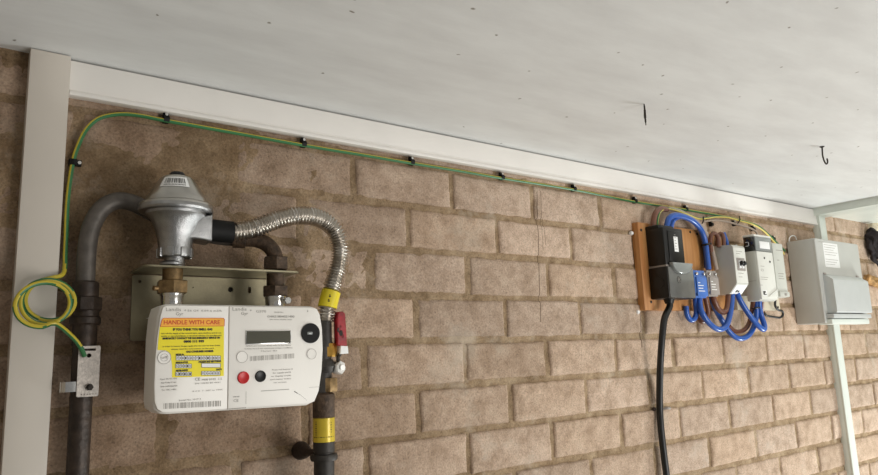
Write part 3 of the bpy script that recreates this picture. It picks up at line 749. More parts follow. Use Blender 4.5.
# ports
for px_, nm in ((-.3478, 'inlet_port'), (-.1962, 'outlet_port')):
    pm = MB().lathe([(0, 0), (.0165, 0), (.0165, .004), (.0150, .006), (.0150, .019), (.0160, .0205), (.0160, .024), (0, .024)], (px_, -.07, 1.874), n=32)
    t.part(pm, nm, 'chrome')
um = MB().hexa((-.3478, -.07, 1.8975), (-.3478, -.07, 1.9155), .0215, rot=.35, n=6).cyl((-.3478, -.07, 1.915), (-.3478, -.07, 1.9315), .0135, n=24)
um.cyl((-.366, -.074, 1.904), (-.374, -.076, 1.904), .0035, n=12)
t.part(um, 'inlet_nut', 'brass', label='weathered brass union nut')
um = MB().hexa((-.196, -.07, 1.8965), (-.196, -.07, 1.9125), .0205, rot=.1, n=6).cyl((-.196, -.07, 1.912), (-.196, -.07, 1.9312), .0135, n=24)
t.part(um, 'outlet_nut', 'rust', label='brown union nut')
b = MB().hexa((-.186, -.088, 1.889), (-.186, -.094, 1.889), .0055).cyl((-.186, -.07, 1.889), (-.186, -.09, 1.889), .003, n=12)
t.part(b, 'seal_screw', 'chrome')

# ------------------------------------------------------------------ flexible hose
t = Thing('flexible_hose', 'corrugated stainless steel gas hose arching from regulator to the red-handled valve', 'hose', (-.2, -.08, 1.87))
HY = -.078
hp = [Vector((-.270, RY-.001, 1.9908))]+[at(px, py, y) for px, py, y in ((246, 230.3, -.073), (258, 226.8, -.076), (272, 221.5, -.080), (286, 217.3, -.083), (300, 215.5, -.085), (313, 216.6, -.085), (325, 221.3, -.084), (334, 230, -.083), (339, 242.5, -.082), (340, 256, -.081), (337.6, 270, -.079), (333.8, 283, -.078), (330, 296, -.077), (327, 309, -.0765), (326, 322, -.076))]
hc = catmull(hp, .0004)
acc = 0; hr = []; pr = None
prof_pts = []; last = -1
for p in hc:
    if pr is not None: acc += (p-pr).length
    pr = p
    if acc-last >= .00055 or last < 0: prof_pts.append((p, acc)); last = acc
rad = [.0122+.0024*math.cos(2*PI*a/.0050) for _, a in prof_pts]
t.part(MB().tube([p for p, _ in prof_pts], lambda i, n: rad[i], 22, raw=True), 'corrugated_tube', 'steel', sharp=80)
t.part(MB().tube([(RX+.0455, RY, 1.9915), (-.290, RY, 1.9912), (-.272, RY-.0005, 1.9905), (-.2645, RY-.001, 1.9905)], .0162, 28, .003), 'sleeve', 'blackmatt', label='black rubber end sleeve')
i0 = min(range(len(prof_pts)), key=lambda i: (prof_pts[i][0]-at(329.8, 291, -.0775)).length); i1 = min(range(len(prof_pts)), key=lambda i: (prof_pts[i][0]-at(327.2, 308, -.0765)).length)
seg = [prof_pts[i][0] for i in range(i0, i1, 3)]
tg = t.part(MB().tube(seg, .0152, 28, raw=True), 'yellow_tag', 'tape', label='yellow gas marker tape')
mk = MB(); cdir = Vector((CAM.x-seg[0].x, CAM.y-seg[0].y, 0)).normalized(); side = Vector((0, 0, 1)).cross(cdir)
for k in range(4):
    q0 = seg[int(len(seg)*(.25+.13*k))]+cdir*.01525
    m4 = Matrix.Translation(q0) @ Matrix((side, cdir, Vector((0, 0, 1)))).transposed().to_4x4()
    mk.box(-.0012, .0008+.0012*(k % 2), -.0002, .0002, -.0012, .0006, mtx=m4)
t.part(mk, 'tag_print', 'ink', parent=tg)
i2 = min(range(len(prof_pts)), key=lambda i: (prof_pts[i][0]-at(326.3, 317, -.076)).length)

# ------------------------------------------------------------------ ball valve and outlet pipe
VX, VY = at(324.5, 350, -.0755).x, -.0755
VZ = lambda py: at(324.5, py, VY).z
t = Thing('ball_valve', 'gas ball valve with upright red lever at the right of the meter', 'valve', (VX, VY, VZ(392)))
t.part(MB().cyl((VX, VY, VZ(345)), (VX+.001, VY, VZ(320)), .0118, .0105, n=24).cyl((VX, VY, VZ(347)), (VX, VY, VZ(342)), .0128, n=24), 'hose_tail', 'pipe_iron')
t.part(MB().hexa((VX+.006, VY-.003, VZ(357)), (VX+.006, VY-.003, VZ(343.5)), .0125, rot=.5), 'brass_nut', 'brass_new', label='bright brass hexagon nut')
bd = MB().cyl((VX-.002, VY+.002, VZ(394)), (VX-.002, VY+.002, VZ(346)), .0135, n=24).lathe([(0, 0), (.012, 0), (.0145, .004), (.0168, .010), (.0145, .017), (.012, .021), (0, .021)], (VX, VY, VZ(373)), n=32)
bd.cyl((VX, VY, VZ(367)), (VX+.020, VY-.006, VZ(367)), .0075, n=20)
t.part(bd, 'valve_body', 'pipe_iron')
t.part(MB().hexa((VX+.005, VY-.004, VZ(392)), (VX+.005, VY-.004, VZ(378)), .0138, rot=.2), 'lower_nut', 'brass', label='lower brass hexagon nut')
bq = at(339.3, 367.5, VY-.006)
t.part(MB().hexa(bq+Vector((-.005, .006, 0)), bq+Vector((.0, -.007, 0)), .0108).cyl(bq+Vector((.0, -.006, 0)), bq+Vector((.0, -.012, 0)), .0042, n=14), 'spindle_nut', 'zincbright')
hy = VY-.010
lv = MB().tube([at(339.5, 366, hy), at(338, 358, hy), at(341.5, 351, hy), at(343, 345, hy), at(342, 330, hy)], .0030, 10, .002)
t.part(lv, 'lever', 'iron')
gp = [at(336, 345.5, hy), at(345.6, 346.5, hy), at(344.6, 326, hy), at(343.6, 314, hy), at(341.5, 311.5, hy), at(336.8, 312, hy), at(335.6, 318, hy)]
hg = t.part(MB().prism([(v.x, v.z) for v in gp], hy+.006, hy-.006, .0025), 'handle_grip', 'redgrip', label='red lever grip')
eg = [at(338.5, 354.2, hy), at(346.8, 353.6, hy), at(346.2, 346.2, hy), at(339.2, 345.8, hy)]
t.part(MB().prism([(v.x, v.z) for v in eg], hy+.0058, hy-.0058, .001), 'grip_end', 'label_white', parent=hg, label='white end of the grip')
sc = MB()
for px, py, r in ((339, 330, .003), (341, 333, .0035), (342.5, 336, .0025), (340.5, 326.5, .002)):
    v = at(px, py, hy-.006); sc.disc(v.x, v.y, v.z, r, .0006, 9, r*1.4)
t.part(sc, 'worn_patches', 'iron', parent=hg)

OX = at(323.8, 430, VY).x
OZ = lambda py: at(323.8, py, VY).z
t = Thing('outlet_pipe', 'dark vertical gas pipe with yellow tape below the red-handled valve', 'pipe', (OX, VY, 0))
t.part(MB().lathe([(0, 0), (.0158, 0), (.0168, .002), (.0168, .026), (.0175, .030), (.0165, .037), (.0125, .040), (0, .040)], (OX, VY, OZ(419)), n=32), 'threaded_fitting', 'rust', label='rough brown fitting')
t.part(MB().cyl((OX, VY, 0), (OX, VY, OZ(418)), .0155, n=28), 'pipe_run', 'pipe_iron')
tp = t.part(MB().cyl((OX, VY, OZ(441.3)), (OX, VY, OZ(417)), .0168, n=32), 'gas_tape', 'tape2', label='yellow gas marker tape')
pk = MB()
cdir = Vector((CAM.x-OX, CAM.y-VY, 0)).normalized(); side = Vector((0, 0, 1)).cross(cdir)
def on_pipe(mb, a, z, w, h):
    d = (cdir*math.cos(a)+side*math.sin(a)); tn = Vector((0, 0, 1)).cross(d)
    m4 = Matrix.Translation(Vector((OX, VY, z))+d*.0168) @ Matrix((tn, d, Vector((0, 0, 1)))).transposed().to_4x4()
    mb.box(-w/2, w/2, -.0002, .0002, -h/2, h/2, mtx=m4)
for k in range(7): on_pipe(pk, -.75, OZ(421+k*2.1), .0016+.001*(k % 2), .0012)
for k in range(5): on_pipe(pk, .72, OZ(422+k*2.4), .0012+.0008*(k % 2), .0012)
for k in range(9): on_pipe(pk, -.95+.24*k, OZ(436.2), .003-.001*(k % 3), .0011)
t.part(pk, 'tape_print', 'ink', parent=tp)
t.part(MB().cyl((OX, VY, OZ(452)), (OX, VY, OZ(441)), .0163, n=32, bev=.001), 'collar', 'pipe_iron')

t = Thing('pipe_clip', 'dark ring pipe clip holding the outlet pipe off the wall on a fat wall plug', 'pipe clip', (OX, -.04, OZ(457)))
t.part(MB().lathe([(.0152, -.005), (.0198, -.0045), (.0212, 0), (.0198, .0045), (.0152, .005), (.0152, -.005)], (OX, VY, OZ(457)), n=36), 'ring', 'pipe_iron')
wp = at(300, 453, 0)
t.part(MB().lathe([(0, -.004), (.013, -.004), (.0145, .004), (.0115, .018), (.0075, .028), (.0055, .034), (.0055, .058), (0, .058)], (OX-.004, .001, OZ(454.5)), (0, -1, 0), 20), 'wall_plug', 'wallplug')

# ------------------------------------------------------------------ electrical board
t = Thing('backing_board', 'varnished orange-brown wooden board behind the electricity equipment', 'board', (.97, 0, 1.888))
bd = t.part(MB().box(.7715, 1.165, -.017, .003, 1.889, 2.106, .0015), 'panel', 'wood')
for i, (px, py) in enumerate(((641, 230), (651, 302), (690, 232), (697, 234))):
    v = at(px, py, -.017); t.part(MB().lathe([(0, -.001), (.0034, -.001), (.0034, .0012), (.0015, .0022), (0, .0022)], (v.x, v.y, v.z), (0, -1, 0), 16), 'screw', 'iron')
for px, py in ((632.3, 233), (638.5, 312)):
    v = at(px, py, -.004); single(MB().lathe([(0, 0), (.0052, .0), (.0055, .004), (.004, .007), (0, .0075)], (v.x, .002, v.z), (0, -1, 0), 16), 'wall_plug', 'label_white', 'white plastic plug in the wall at the %s left corner of the wooden board' % ('upper' if py < 260 else 'lower'), 'wall plug', (v.x, 0, v.z), 'white wall plugs')

t = Thing('mounting_plate', 'pale cream plate on the wall behind the electricity meter and its module', 'mounting plate', (1.3, 0, 1.893))
t.part(MB().box(1.185, 1.418, -.0168, .003, 1.893, 2.068, .0015), 'panel', 'creamplate')
for x_, z_ in ((1.405, 1.903), (1.405, 2.058)): t.part(MB().lathe([(0, -.001), (.0034, -.001), (.0034, .0012), (.0015, .0022), (0, .0022)], (x_, -.0168, z_), (0, -1, 0), 16), 'screw', 'iron')
# cutout / service head
t = Thing('service_cutout', 'black electricity service head with white sticker on the wooden board', 'fuse cutout', (.85, -.017, 1.914))
t.part(MB().box(.798, .905, -.070, -.0165, 1.914, 1.991, .003).cyl((.831, -.045, 1.916), (.831, -.045, 1.903), .014, .010, n=24), 'base_block', 'black')
fcu = t.part(MB().box(.800, .880, -.068, -.0165, 1.9955, 2.088, .003).box(.800, .865, -.055, -.0165, 2.084, 2.096, .003).box(.815, .868, -.0705, -.06, 2.003, 2.080, .002), 'fuse_carrier', 'black')
t.part(MB().box(.803, .893, -.066, -.0165, 1.988, 1.998, .001), 'gasket', 'grey_box')
t.part(MB().box(.801, .903, -.0722, -.068, 1.9155, 1.990, .0012), 'front_cover', 'cutgrey', label='glossy grey front cover')
em = MB(); v = at(679, 279.5, -.0722)
em.disc(v.x, -.0727, v.z, .008, .001, 24); t.part(em, 'round_emblem', 'darkwin')
em = MB().ring(v.x, -.0730, v.z, .0066, .0008).box(v.x-.0035, v.x-.0022, -.0731, -.0727, v.z-.004, v.z+.004).box(v.x+.001, v.x+.0022, -.0731, -.0727, v.z-.004, v.z+.004).box(v.x-.003, v.x+.002, -.0731, -.0727, v.z-.0006, v.z+.0006)
t.part(em, 'emblem_mark', 'greyink')
sw = []
arc = [(.812, 2.0005)]+[(.852-.042*math.cos(PI*i/14), 2.0005-.027*math.sin(PI*i/14)) for i in range(15)]
t.part(MB().prism(arc, -.070, -.0800, .004), 'bulged_window', 'smoke', label='shiny rounded window')
v0, v1 = at(673.3, 236.5, -.0705), at(679.5, 252, -.0705)
lb = t.part(MB().box(v0.x, v1.x-.003, -.0709, -.070, v1.z, v0.z), 'sticker', 'label_white', parent=fcu, label='white sticker')
ll = MB()
for k in range(6): ll.box(v0.x+.003, v1.x-.008-.003*(k % 2), -.0711, -.0708, v1.z+.006+k*.007, v1.z+.0075+k*.007)
t.part(ll, 'sticker_print', 'greyink', parent=fcu)
rb = MB().cyl((.7985, -.044, 1.952), (.7965, -.044, 1.952), .0155, n=28)
t.part(rb, 'side_knockout', 'black')

# supply cable
t_pts = [Vector((.831, -.045, 1.912)), Vector((.831, -.0455, 1.897))]+[at(px, py, y) for px, py, y in ((664.6, 318, -.046), (662.6, 333, -.045), (661, 352, -.040), (660, 372, -.030), (659.6, 392, -.017), (659.8, 409, -.0115), (660.8, 426, -.0125), (663, 447, -.014), (666.5, 475, -.015))]
e = t_pts[-1]; t_pts += [e+Vector((.004, -.002, -.1)), e+Vector((0, -.002, -.35)), Vector((e.x, -.02, 0.0))]
single(MB().tube(t_pts, .0080, 16, .008), 'supply_cable', 'blackcable', 'thick black supply cable hanging from the service head down the wall', 'cable', t_pts[0])
v = at(658.5, 408.5, 0)
t = Thing('saddle_clip', 'small grey saddle clip holding the thick black cable to the wall', 'clip', (v.x, 0, v.z))
t.part(MB().tube([v+Vector((-.018, -.002, -.0005)), v+Vector((-.006, -.010, 0)), v+Vector((.004, -.0225, .001)), v+Vector((.016, -.021, .001)), v+Vector((.023, -.009, .001)), v+Vector((.030, -.001, .001))], .0027, 10, .002), 'strap', 'grey_box')
t.part(MB().lathe([(0, 0), (.005, 0), (.0045, .004), (.002, .006), (0, .006)], v+Vector((-.020, 0, 0)), (0, -1, 0), 14), 'nail', 'wallplug')

# connector blocks
def block(name, label, x0, x1, z0, z1, m, lab):
    t = Thing(name, label, 'connector block', ((x0+x1)/2, -.017, z0), 'cable connector blocks')
    t.part(MB().box(x0, x1, -.052, -.0165, z0+.012, z1-.012, .002).box(x0+.002, x1-.002, -.050, -.0165, z0, z1, .002), 'block_body', m)
    t.part(MB().box(x0+.004, x1-.003, -.056, -.05, z0+.004, z1-.018, .0015), 'front_cover', lab)
    pr_ = MB()
    for k, w in enumerate((.8, .6, .7, .3)): pr_.box(x0+.008, x0+.008+(x1-x0-.018)*w, -.0563, -.0558, z0+.016+k*.007, z0+.018+k*.007)
    t.part(pr_, 'cover_print', 'label_white')
    for xx in (x0+.010, x1-.010): t.part(MB().lathe([(0, 0), (.0042, 0), (.0042, .004), (.003, .0048), (0, .0048)], (xx, -.052, z1-.010), (0, -1, 0), 14), 'terminal_screw', 'chrome')
    return t
block('connector_block', 'bright blue cable connector block beside the black service head', .936, .988, 1.919, 1.990, 'blue_box', 'blue_box')
block('connector_block', 'grey cable connector block between the blue one and the isolator', .995, 1.043, 1.924, 1.992, 'grey_box', 'grey_box')

# isolator
t = Thing('isolator_switch', 'pale grey isolator box with dark switch levers, left of the electricity meter', 'isolator', (1.12, -.017, 1.93))
pf = [(-.0165, 1.932), (-.052, 1.932), (-.0745, 1.957), (-.0745, 2.057), (-.070, 2.062), (-.0165, 2.066)]
t.part(MB().prism(pf, 1.092, 1.150, 0, axis='x'), 'enclosure', 'pale_box')
t.part(MB().box(1.0925, 1.1495, -.0757, -.074, 1.960, 2.055, .0006), 'front_plate', 'pale_front')
for xx in (1.108, 1.122):
    s_ = t.part(MB().box(xx, xx+.010, -.0795, -.075, 1.999, 2.020, .001), 'switch_frame', 'label_white')
    m4 = Matrix.Translation((xx+.005, -.081, 2.011)) @ Matrix.Rotation(-.5, 4, 'X')
    t.part(MB().box(-.0035, .0035, -.007, .004, -.005, .005, .001, mtx=m4), 'switch_lever', 'black', parent=s_)
fr = MB().box(1.102, 1.141, -.0768, -.0755, 1.9925, 2.027, .0005); t.part(fr, 'switch_surround', 'grey_box')
d = Vector((0, -.0225, .025)).normalized()
m4 = Matrix.Translation((1.121, -.0636, 1.9443)) @ Matrix.Rotation(math.atan2(.0225, .025), 4, 'X')
t.part(MB().box(-.026, .026, -.0007, .0006, -.014, .014, mtx=m4), 'lower_label', 'label_white')
t.part(MB().box(-.012, -.004, -.0011, .0, -.010, -.002, mtx=m4).box(-.002, .006, -.0011, .0, -.010, -.004, mtx=m4), 'label_symbol', 'ink')
for z_, w in ((2.044, .03), (2.038, .02), (1.985, .026), (1.975, .018)): t.part(MB().box(1.104, 1.104+w, -.0759, -.0755, z_, z_+.0014), 'print_line', 'greyink')
t.part(MB().lathe([(0, 0), (.004, 0), (.004, .004), (0, .004)], (1.135, -.06, 2.062), n=14), 'top_screw', 'chrome')

# electricity meter
MY = -.090
t = Thing('electricity_meter', 'slim pale electricity meter with dark upper side and small display', 'electricity meter', (1.225, -.017, 1.913))
t.part(MB().box(1.183, 1.269, MY+.006, -.048, 1.913, 2.052, .003).box(1.198, 1.262, -.050, -.0165, 1.93, 2.07, .002), 'case', 'pale_box')
t.part(MB().box(1.184, 1.2685, MY, MY+.012, 1.916, 2.049, .003), 'front_panel', 'pale_front')
t.part(MB().box(1.1815, 1.270, MY+.004, -.056, 2.0495, 2.090, .002), 'upper_cover', 'darkwin', label='dark upper cover')
t.part(MB().box(1.181, 1.271, MY+.001, -.054, 2.0895, 2.0955, .002), 'top_lid', 'pale_front')
t.part(MB().box(1.1845, 1.2692, MY+.0008, MY+.008, 2.050, 2.0895, .001), 'display_window', 'smoke')
t.part(MB().box(1.204, 1.257, MY-.0001, MY+.002, 2.057, 2.077, .0004), 'display', 'label_white', label='pale display')
for v in (at(764.2, 258, MY), at(769.8, 261.8, MY)):
    t.part(MB().lathe([(0, 0), (.0032, 0), (.0028, .0016), (0, .0018)], (v.x, MY+.0003, v.z), (0, -1, 0), 16), 'indicator_lamp', 'darkwin')
v = at(761.8, 270, MY); t.part(MB().plate(rrect(v.x-.004, v.x+.008, v.z-.003, v.z+.003, .0008), [rrect(v.x-.003, v.x+.007, v.z-.002, v.z+.002, .0005)], MY+.0003, MY-.0003), 'test_mark', 'greyink')
for py, w in ((266, .02), (277, .04), (279, .036), (285, .012)):
    v = at(760.5, py, MY); t.part(MB().box(v.x, v.x+w, MY-.0003, MY+.0003, v.z-.0006, v.z+.0006), 'print_line', 'greyink')
v = at(765.2, 293, MY); bx = MB().box(v.x-.012, v.x+.010, MY-.0003, MY+.0003, v.z-.008, v.z+.008)
bl = t.part(bx, 'code_label', 'label_white')
pm = MB().box(v.x-.010, v.x-.003, MY-.0006, MY-.0002, v.z-.005, v.z+.005).box(v.x-.003, v.x+.006, MY-.0006, MY-.0002, v.z-.005, v.z-.003).box(v.x-.003, v.x+.003, MY-.0006, MY-.0002, v.z+.001, v.z+.005)
t.part(pm, 'label_mark', 'ink', parent=bl)
t.part(MB().prism([(v.x+.013, v.z-.010), (1.266, v.z-.010), (1.266, v.z+.012)], MY+.0003, MY-.003, .001), 'terminal_cover_ridge', 'pale_front')
pm = MB().box(1.1806, 1.1816, -.072, -.0705, 2.064, 2.076).box(1.1806, 1.1816, -.072, -.062, 2.064, 2.0655).box(1.1806, 1.1816, -.072, -.062, 2.0745, 2.076)
t.part(pm, 'side_symbol', 'label_white')
t.part(MB().box(1.1826, 1.1834, MY+.010, -.050, 1.9672, 1.9682), 'case_seam', 'greyink')

# slim module
SY = -.080
t = Thing('meter_module', 'narrow pale grey communications module between the electricity meter and the consumer unit', 'module', (1.32, -.017, 1.924))
t.part(MB().box(1.288, 1.352, SY+.006, -.0165, 1.925, 2.082, .003), 'case', 'pale_box')
t.part(MB().box(1.291, 1.350, SY, SY+.010, 1.940, 2.080, .003), 'front_panel', 'pale_box')
for py, w in ((250, .036), (260, .012), (273.5, .03), (276, .026), (278.5, .03)):
    v = at(776+(py-250)*.1, py, SY); t.part(MB().box(v.x, v.x+w, SY-.0003, SY+.0003, v.z-.001, v.z+.001), 'print_line', 'greyink')
t.part(MB().box(1.294, 1.349, SY-.005, SY+.010, 1.926, 1.941, .003), 'lower_clip', 'pale_box')
t.part(MB().box(1.318, 1.330, SY-.0065, SY-.004, 1.929, 1.936, .001), 'latch', 'greyink')

# consumer unit
t = Thing('consumer_unit', 'large pale grey consumer unit with closed front flap on the right of the wall', 'consumer unit', (1.68, 0, 1.848))
t.part(MB().box(1.5365, 1.8375, -.083, -.001, 1.8515, 2.1105, .004), 'base_box', 'cu')
lid = t.part(MB().prism(rrect(1.5365, 1.8375, 1.8515, 2.1105, .006), -.0795, -.0875, .004), 'front_cover', 'cu')
fp = [(-.080, 2.000), (-.0895, 1.9985), (-.0975, 1.9945), (-.1135, 1.983), (-.1150, 1.980), (-.1150, 1.8855), (-.1115, 1.8815), (-.080, 1.8815)]
flap = t.part(MB().prism(fp, 1.5585, 1.803, 0, axis='x'), 'hinged_flap', 'cu_flap')
t.part(MB().box(1.545, 1.806, -.110, -.070, 1.8655, 1.8785, .002), 'lower_ledge', 'cu_flap')
t.part(MB().box(1.546, 1.804, -.103, -.060, 1.8475, 1.8635, .003), 'lower_lip', 'pvc_grey')
v0, v1 = at(820.5, 242, -.0875), at(838.5, 268, -.0875)
lb = t.part(MB().box(v0.x+.012, v1.x+.012, -.0879, -.087, v1.z, v0.z), 'paper_label', 'label_white', label='small printed white label')
pm = MB()
for k in range(9):
    if k == 5: continue
    z_ = v0.z-.006-k*(v0.z-v1.z-.008)/9; pm.box(v0.x+.018, v1.x+.004-.012*(k % 3), -.0881, -.0878, z_-.0012, z_)
t.part(pm, 'label_print', 'greyink', parent=lb)
pm = MB()
v = at(818.5, 241.5, -.0875); pm.box(v.x, v.x+.036, -.0879, -.087, v.z-.001, v.z+.0006)
t.part(pm, 'maker_mark', 'greyink', parent=lid)
for px, py in ((824.2, 273.6), (856.8, 276.6)):
    v = at(px, py, -.0875); t.part(MB().box(v.x-.008, v.x+.008, -.0905, -.086, v.z-.003, v.z+.003, .001), 'flap_latch', 'grey_box', parent=lid)

# ------------------------------------------------------------------ meter tails
def cable(name, m, label, P, r, grp=None, stripe=None, step=.004):
    pts = [at(*q) if len(q) == 3 else Vector(q[:3]) for q in P]
    return single(MB().tube(pts, r, 12, step, stripe=stripe), name, m, label, 'cable', pts[0], grp)
TG = 'blue meter tails'; BG = 'brown meter tails'
cable('blue_cable', 'blue', 'blue cable looping from the top of the service head down to the blue block',
      [(666.5, 231, -.040), (667, 225, -.042), (669, 218.5, -.045), (675, 215.2, -.046), (685, 217, -.044), (693.5, 221.5, -.040), (701, 230, -.036), (705, 242, -.033), (707, 256, -.034), (708.5, 270, -.036)], .0074, TG)
cable('blue_cable', 'blue', 'second blue cable looping just behind the first over the service head',
      [(671, 231, -.028), (671.5, 224, -.028), (675, 218.5, -.028), (683, 216.5, -.028), (692.5, 221, -.0265), (700.5, 230, -.0255), (704.5, 243, -.025), (706, 256, -.025), (707, 268, -.027)], .0066, TG)
cable('brown_cable', 'brown', 'brown cable rising from the service head and arching over the blue loop',
      [(653.2, 232, -.030), (653.6, 222, -.030), (655.5, 213.5, -.028), (660.5, 208.8, -.024), (667, 209.5, -.018)], .0072, BG)
cable('sheathed_cable', 'sheath', 'grey sheathed cable following the blue loop down to the grey block',
      [(668, 208.6, -.0155), (678, 210.8, -.0145), (689, 216, -.015), (699, 224, -.0165), (706.5, 234.5, -.020), (711, 246, -.023), (714, 258, -.026), (716.5, 270, -.030)], .0058)
cable('brown_cable', 'brown', 'brown cable curling into the top of the isolator, left one', [(711, 252, -.024), (710.3, 243, -.026), (711.5, 235, -.030), (715, 233.5, -.034), (718, 238, -.038), (719, 247, -.040)], .0058, BG)
cable('brown_cable', 'brown', 'brown cable curling into the top of the isolator, right one', [(717, 251, -.024), (717.3, 241, -.024), (719.2, 234.5, -.028), (722, 234, -.034), (723.6, 239, -.040), (723.8, 247, -.042)], .0056, BG)
cable('blue_cable', 'blue', 'short blue cable entering the top of the isolator', [(723.5, 233, -.030), (724.5, 236, -.032), (726.3, 241, -.036), (727.3, 248, -.040)], .0056, TG)
# lower loops
cable('blue_cable', 'blue', 'blue cable dipping from the blue block and up into the isolator, front loop',
      [(699.5, 293, -.040), (699.5, 303, -.042), (702, 313, -.046), (709, 323, -.050), (718, 329.2, -.052), (725.5, 326.5, -.053), (729.5, 316, -.052), (731.5, 303, -.049), (732.2, 291, -.045)], .0074, TG)
cable('blue_cable', 'blue', 'blue cable hooking back left under the service head from the blue block',
      [(694.8, 293, -.034), (695.5, 303, -.033), (696.3, 312, -.031), (694.5, 318.5, -.028), (690.5, 320, -.0245), (686.8, 314.5, -.024), (686, 306, -.025)], .0066, TG)
cable('blue_cable', 'blue', 'lowest blue cable sagging behind the front loop towards the electricity meter',
      [(710.5, 289, -.040), (712.5, 302, -.032), (717, 312, -.026), (723, 322, -.028), (729.5, 332, -.034), (738, 338.3, -.040), (747, 336.5, -.044), (753, 328.5, -.045), (756, 318, -.048), (756.5, 306, -.054), (756.5, 295, -.060)], .0072, TG)
cable('blue_cable', 'blue', 'blue cable crossing from the isolator down right and back up to the meter',
      [(736, 289, -.048), (738.5, 297, -.052), (744, 307, -.056), (750.5, 316.5, -.060), (758, 325.5, -.063), (763.5, 329.5, -.063), (764.3, 325, -.060), (761, 315, -.056), (759.3, 306, -.060), (759.3, 295, -.066)], .0074, TG)
cable('brown_cable', 'brown', 'brown cable looping from the grey block up into the isolator',
      [(712.5, 291, -.040), (714, 300, -.042), (718, 308.5, -.043), (723.5, 312.2, -.044), (727, 308, -.044), (728.2, 299, -.042), (728.6, 290, -.040)], .0074, BG)
cable('brown_cable', 'brown', 'brown cable hanging between the two connector blocks and back to the service head',
      [(704.5, 293, -.032), (706.5, 303, -.031), (708, 312, -.029), (706, 320, -.0255), (701.5, 321.5, -.0245), (698, 315, -.0235), (697, 306, -.0235)], .0064, BG)
cable('brown_cable', 'brown', 'brown cable behind the blue loops rising to the electricity meter',
      [(728.5, 326, -.024), (734, 331, -.026), (741, 331.5, -.028), (747.5, 326.5, -.030), (751, 317, -.030), (752.5, 306, -.046), (754, 295, -.058)], .0064, BG)
cable('brown_cable', 'brown', 'straight brown cable at the right of the blue tails under the meter', [(761.8, 313, -.030), (762.2, 304, -.045), (762.2, 294, -.058)], .0052, BG)
single(MB().tube([at(753, 309, -.053), at(755.5, 308, -.062), at(759, 307.5, -.064), at(762, 308.5, -.060)], .0020, 8, .002).tube([at(751.5, 308, -.044), at(755, 309.2, -.052), at(760, 309, -.0565)], .002, 8, .002), 'cable_tie', 'black', 'black cable tie around the blue tails below the electricity meter', 'cable tie', at(757, 308, -.055))
# earth wires over the board
cable('earth_wire', ['ylw2', 'green'], 'bright yellow and green earth wire arching above the meters', [(657.2, 231, -.036), (657.6, 220, -.035), (660, 212, -.030), (666, 208.5, -.024), (676, 210.3, -.0205), (688, 214.5, -.020), (698, 218.5, -.020), (706, 218.2, -.020), (716, 216.8, -.020), (728, 217.4, -.020), (741, 221, -.020), (753, 224.5, -.022), (763, 230.5, -.024), (771, 238.5, -.024), (778, 246.5, -.024), (784, 254, -.020)], .0028, stripe=lambda i, k, n, N: 1 if (k/n+.3) % 1 < .25 else 0)
cable('grey_cable', 'sheath', 'thin grey-brown cable under the yellow wire entering the electricity meter top', [(703.5, 221.5, -.012), (712, 220.4, -.013), (722, 220.8, -.013), (733, 223.2, -.014), (744, 226.3, -.016), (752, 229, -.020), (756.5, 232.5, -.027), (757.5, 237, -.034)], .0030)
cable('bare_loop_wire', 'label_white', 'small white wire loop sticking up above the consumer unit', [(789, 241.5, -.010), (789.5, 238, -.012), (792, 235.8, -.014), (795, 236.3, -.014), (796.5, 239.5, -.012)], .0016, step=.002)
for px, py, lb in ((710.6, 224.5, 'black clip with nail below the yellow wire, near the blue loop'), (733.5, 224.2, 'black clip on the thin grey cable left of the electricity meter'), (752.6, 229.2, 'black clip just above the top of the electricity meter'), (772.8, 239, 'black clip where the yellow wire drops behind the consumer unit')):
    p = at(px, py, -.004); p.y = 0
    o = copy_thing(c0, p, lb); o['group'] = 'black clips above the meters'
v = at(738.3, 219, -.02)
single(MB().tube([v+Vector((.001, -.0035, .008)), v+Vector((0, -.0045, .002)), v+Vector((0, -.0045, -.004)), v+Vector((-.001, .004, -.014))], .0016, 8, .002), 'cable_tie', 'black', 'thin black tie around the yellow wires above the meter', 'cable tie', v)
v = at(702, 219, -.02)
single(MB().tube([v+Vector((.001, -.0035, .006)), v+Vector((0, -.0045, .000)), v+Vector((0, -.0035, -.005)), v+Vector((.004, .004, -.012))], .0016, 8, .002), 'cable_tie', 'black', 'thin black tie where the yellow wire crosses the blue loop', 'cable tie', v)
v = at(704.2, 244.3, -.02)
single(MB().tube([at(701.5, 245, -.0185), at(704, 245, -.034), at(707.5, 244.3, -.0425), at(711, 243.5, -.036)], .0026, 8, .002), 'cable_tie', 'black', 'black tie pinning the blue loop to the wooden board', 'cable tie', v)
cable('black_wire', 'blackcable', 'thin black wire curling under the meter module', [(775.3, 299, -.035), (775.3, 306, -.032), (778.3, 310, -.030), (782, 311, -.028), (783, 314.5, -.025), (780, 317.5, -.022), (773, 316.8, -.0205), (766.5, 315.5, -.0205), (763.8, 312, -.021)], .0033, step=.002)

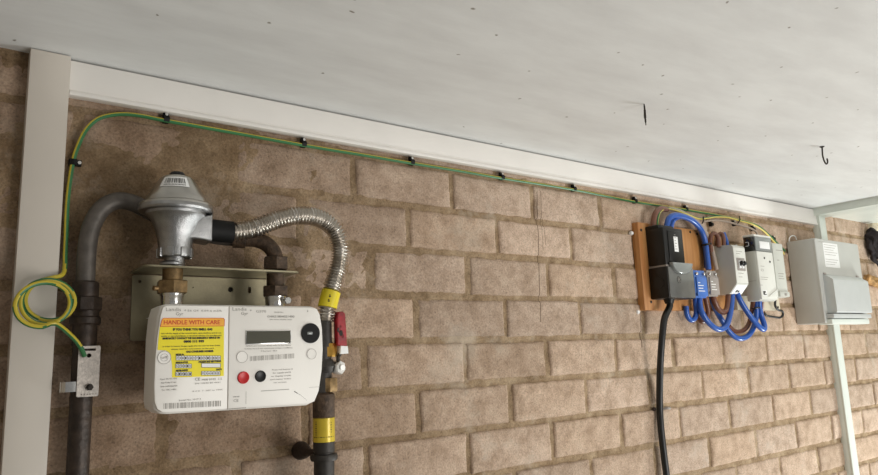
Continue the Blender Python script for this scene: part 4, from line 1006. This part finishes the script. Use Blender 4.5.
# ------------------------------------------------------------------ far right edge
def blob(path, rads, squash=.6, amp=.25, seed=0):
    m = MB(); P = [Vector(p) for p in path]
    C_ = catmull(P, .006); n = len(C_)
    def rr(i, N_):
        f = i/(N_-1)*(len(rads)-1); k = min(int(f), len(rads)-2); return rads[k]+(rads[k+1]-rads[k])*(f-k)
    m.tube(C_, rr, 20, raw=True)
    for v in m.bm.verts:
        nn = noise.noise_vector(v.co*34+Vector((seed, 0, 0)))*.011*amp*4+noise.noise_vector(v.co*90+Vector((0, seed, 0)))*.006*amp*4
        v.co += nn
    return m
t = Thing('dark_rag', 'dark crumpled rag hanging on the brick wall at the right edge', 'rag', at(872, 240, -.02))
t.part(blob([at(870.5, 229, -.010), at(872, 234, -.018), at(875, 242, -.024), at(878, 250, -.026), at(880.5, 257, -.022)], [.008, .018, .028, .030, .018], seed=2), 'bundle', 'cloth')
t.part(blob([at(868.5, 238, -.010), at(870, 247, -.016), at(873.5, 256, -.016), at(877, 264.5, -.014)], [.006, .010, .008, .005], seed=5), 'tail', 'cloth')
single(blob([at(868.5, 220.5, -.004), at(873, 225.5, -.010), at(879, 231, -.010)], [.010, .022, .026], seed=9), 'plaster_lump', 'cream', 'pale cream plaster lump on the wall above the dark rag', 'plaster', at(872, 224, -.005))
single(blob([at(864.5, 278, -.004), at(869, 279.5, -.006), at(874, 281.5, -.006), at(880, 283, -.006)], [.010, .015, .016, .016], seed=12), 'rubble_lump', 'tan', 'rough tan lump of mortar on the wall beside the consumer unit, below the rag', 'rubble', at(871, 281, -.005))

# ------------------------------------------------------------------ light
w = bpy.data.worlds.new('sky'); bpy.context.scene.world = w; w.use_nodes = True
bg = w.node_tree.nodes['Background']; bg.inputs['Color'].default_value = (1.0, .995, .98, 1); bg.inputs['Strength'].default_value = .25
def area(name, loc, target, sx, sy, power, col=(1, 1, 1)):
    l = bpy.data.lights.new(name, 'AREA'); l.shape = 'RECTANGLE'; l.size = sx; l.size_y = sy; l.energy = power; l.color = col
    o = bpy.data.objects.new(name, l); C.objects.link(o); o.location = loc
    o.rotation_euler = (Vector(target)-Vector(loc)).to_track_quat('-Z', 'Y').to_euler(); return o
area('daylight_low_door', (2.75, -.95, .28), (.6, 0, 1.9), .6, .4, 43, (.96, 1, .985))
area('front_fill', (1.2, -2.6, 1.0), (.2, 0, 1.9), 1.2, 1.4, 39, (1, .978, .94))  # added fill lamp on the open side, lifts the faces towards the camera

vs = bpy.context.scene.view_settings
vs.view_transform = 'Standard'; vs.look = 'None'; vs.gamma = 1; vs.use_curve_mapping = False; vs.exposure = 0
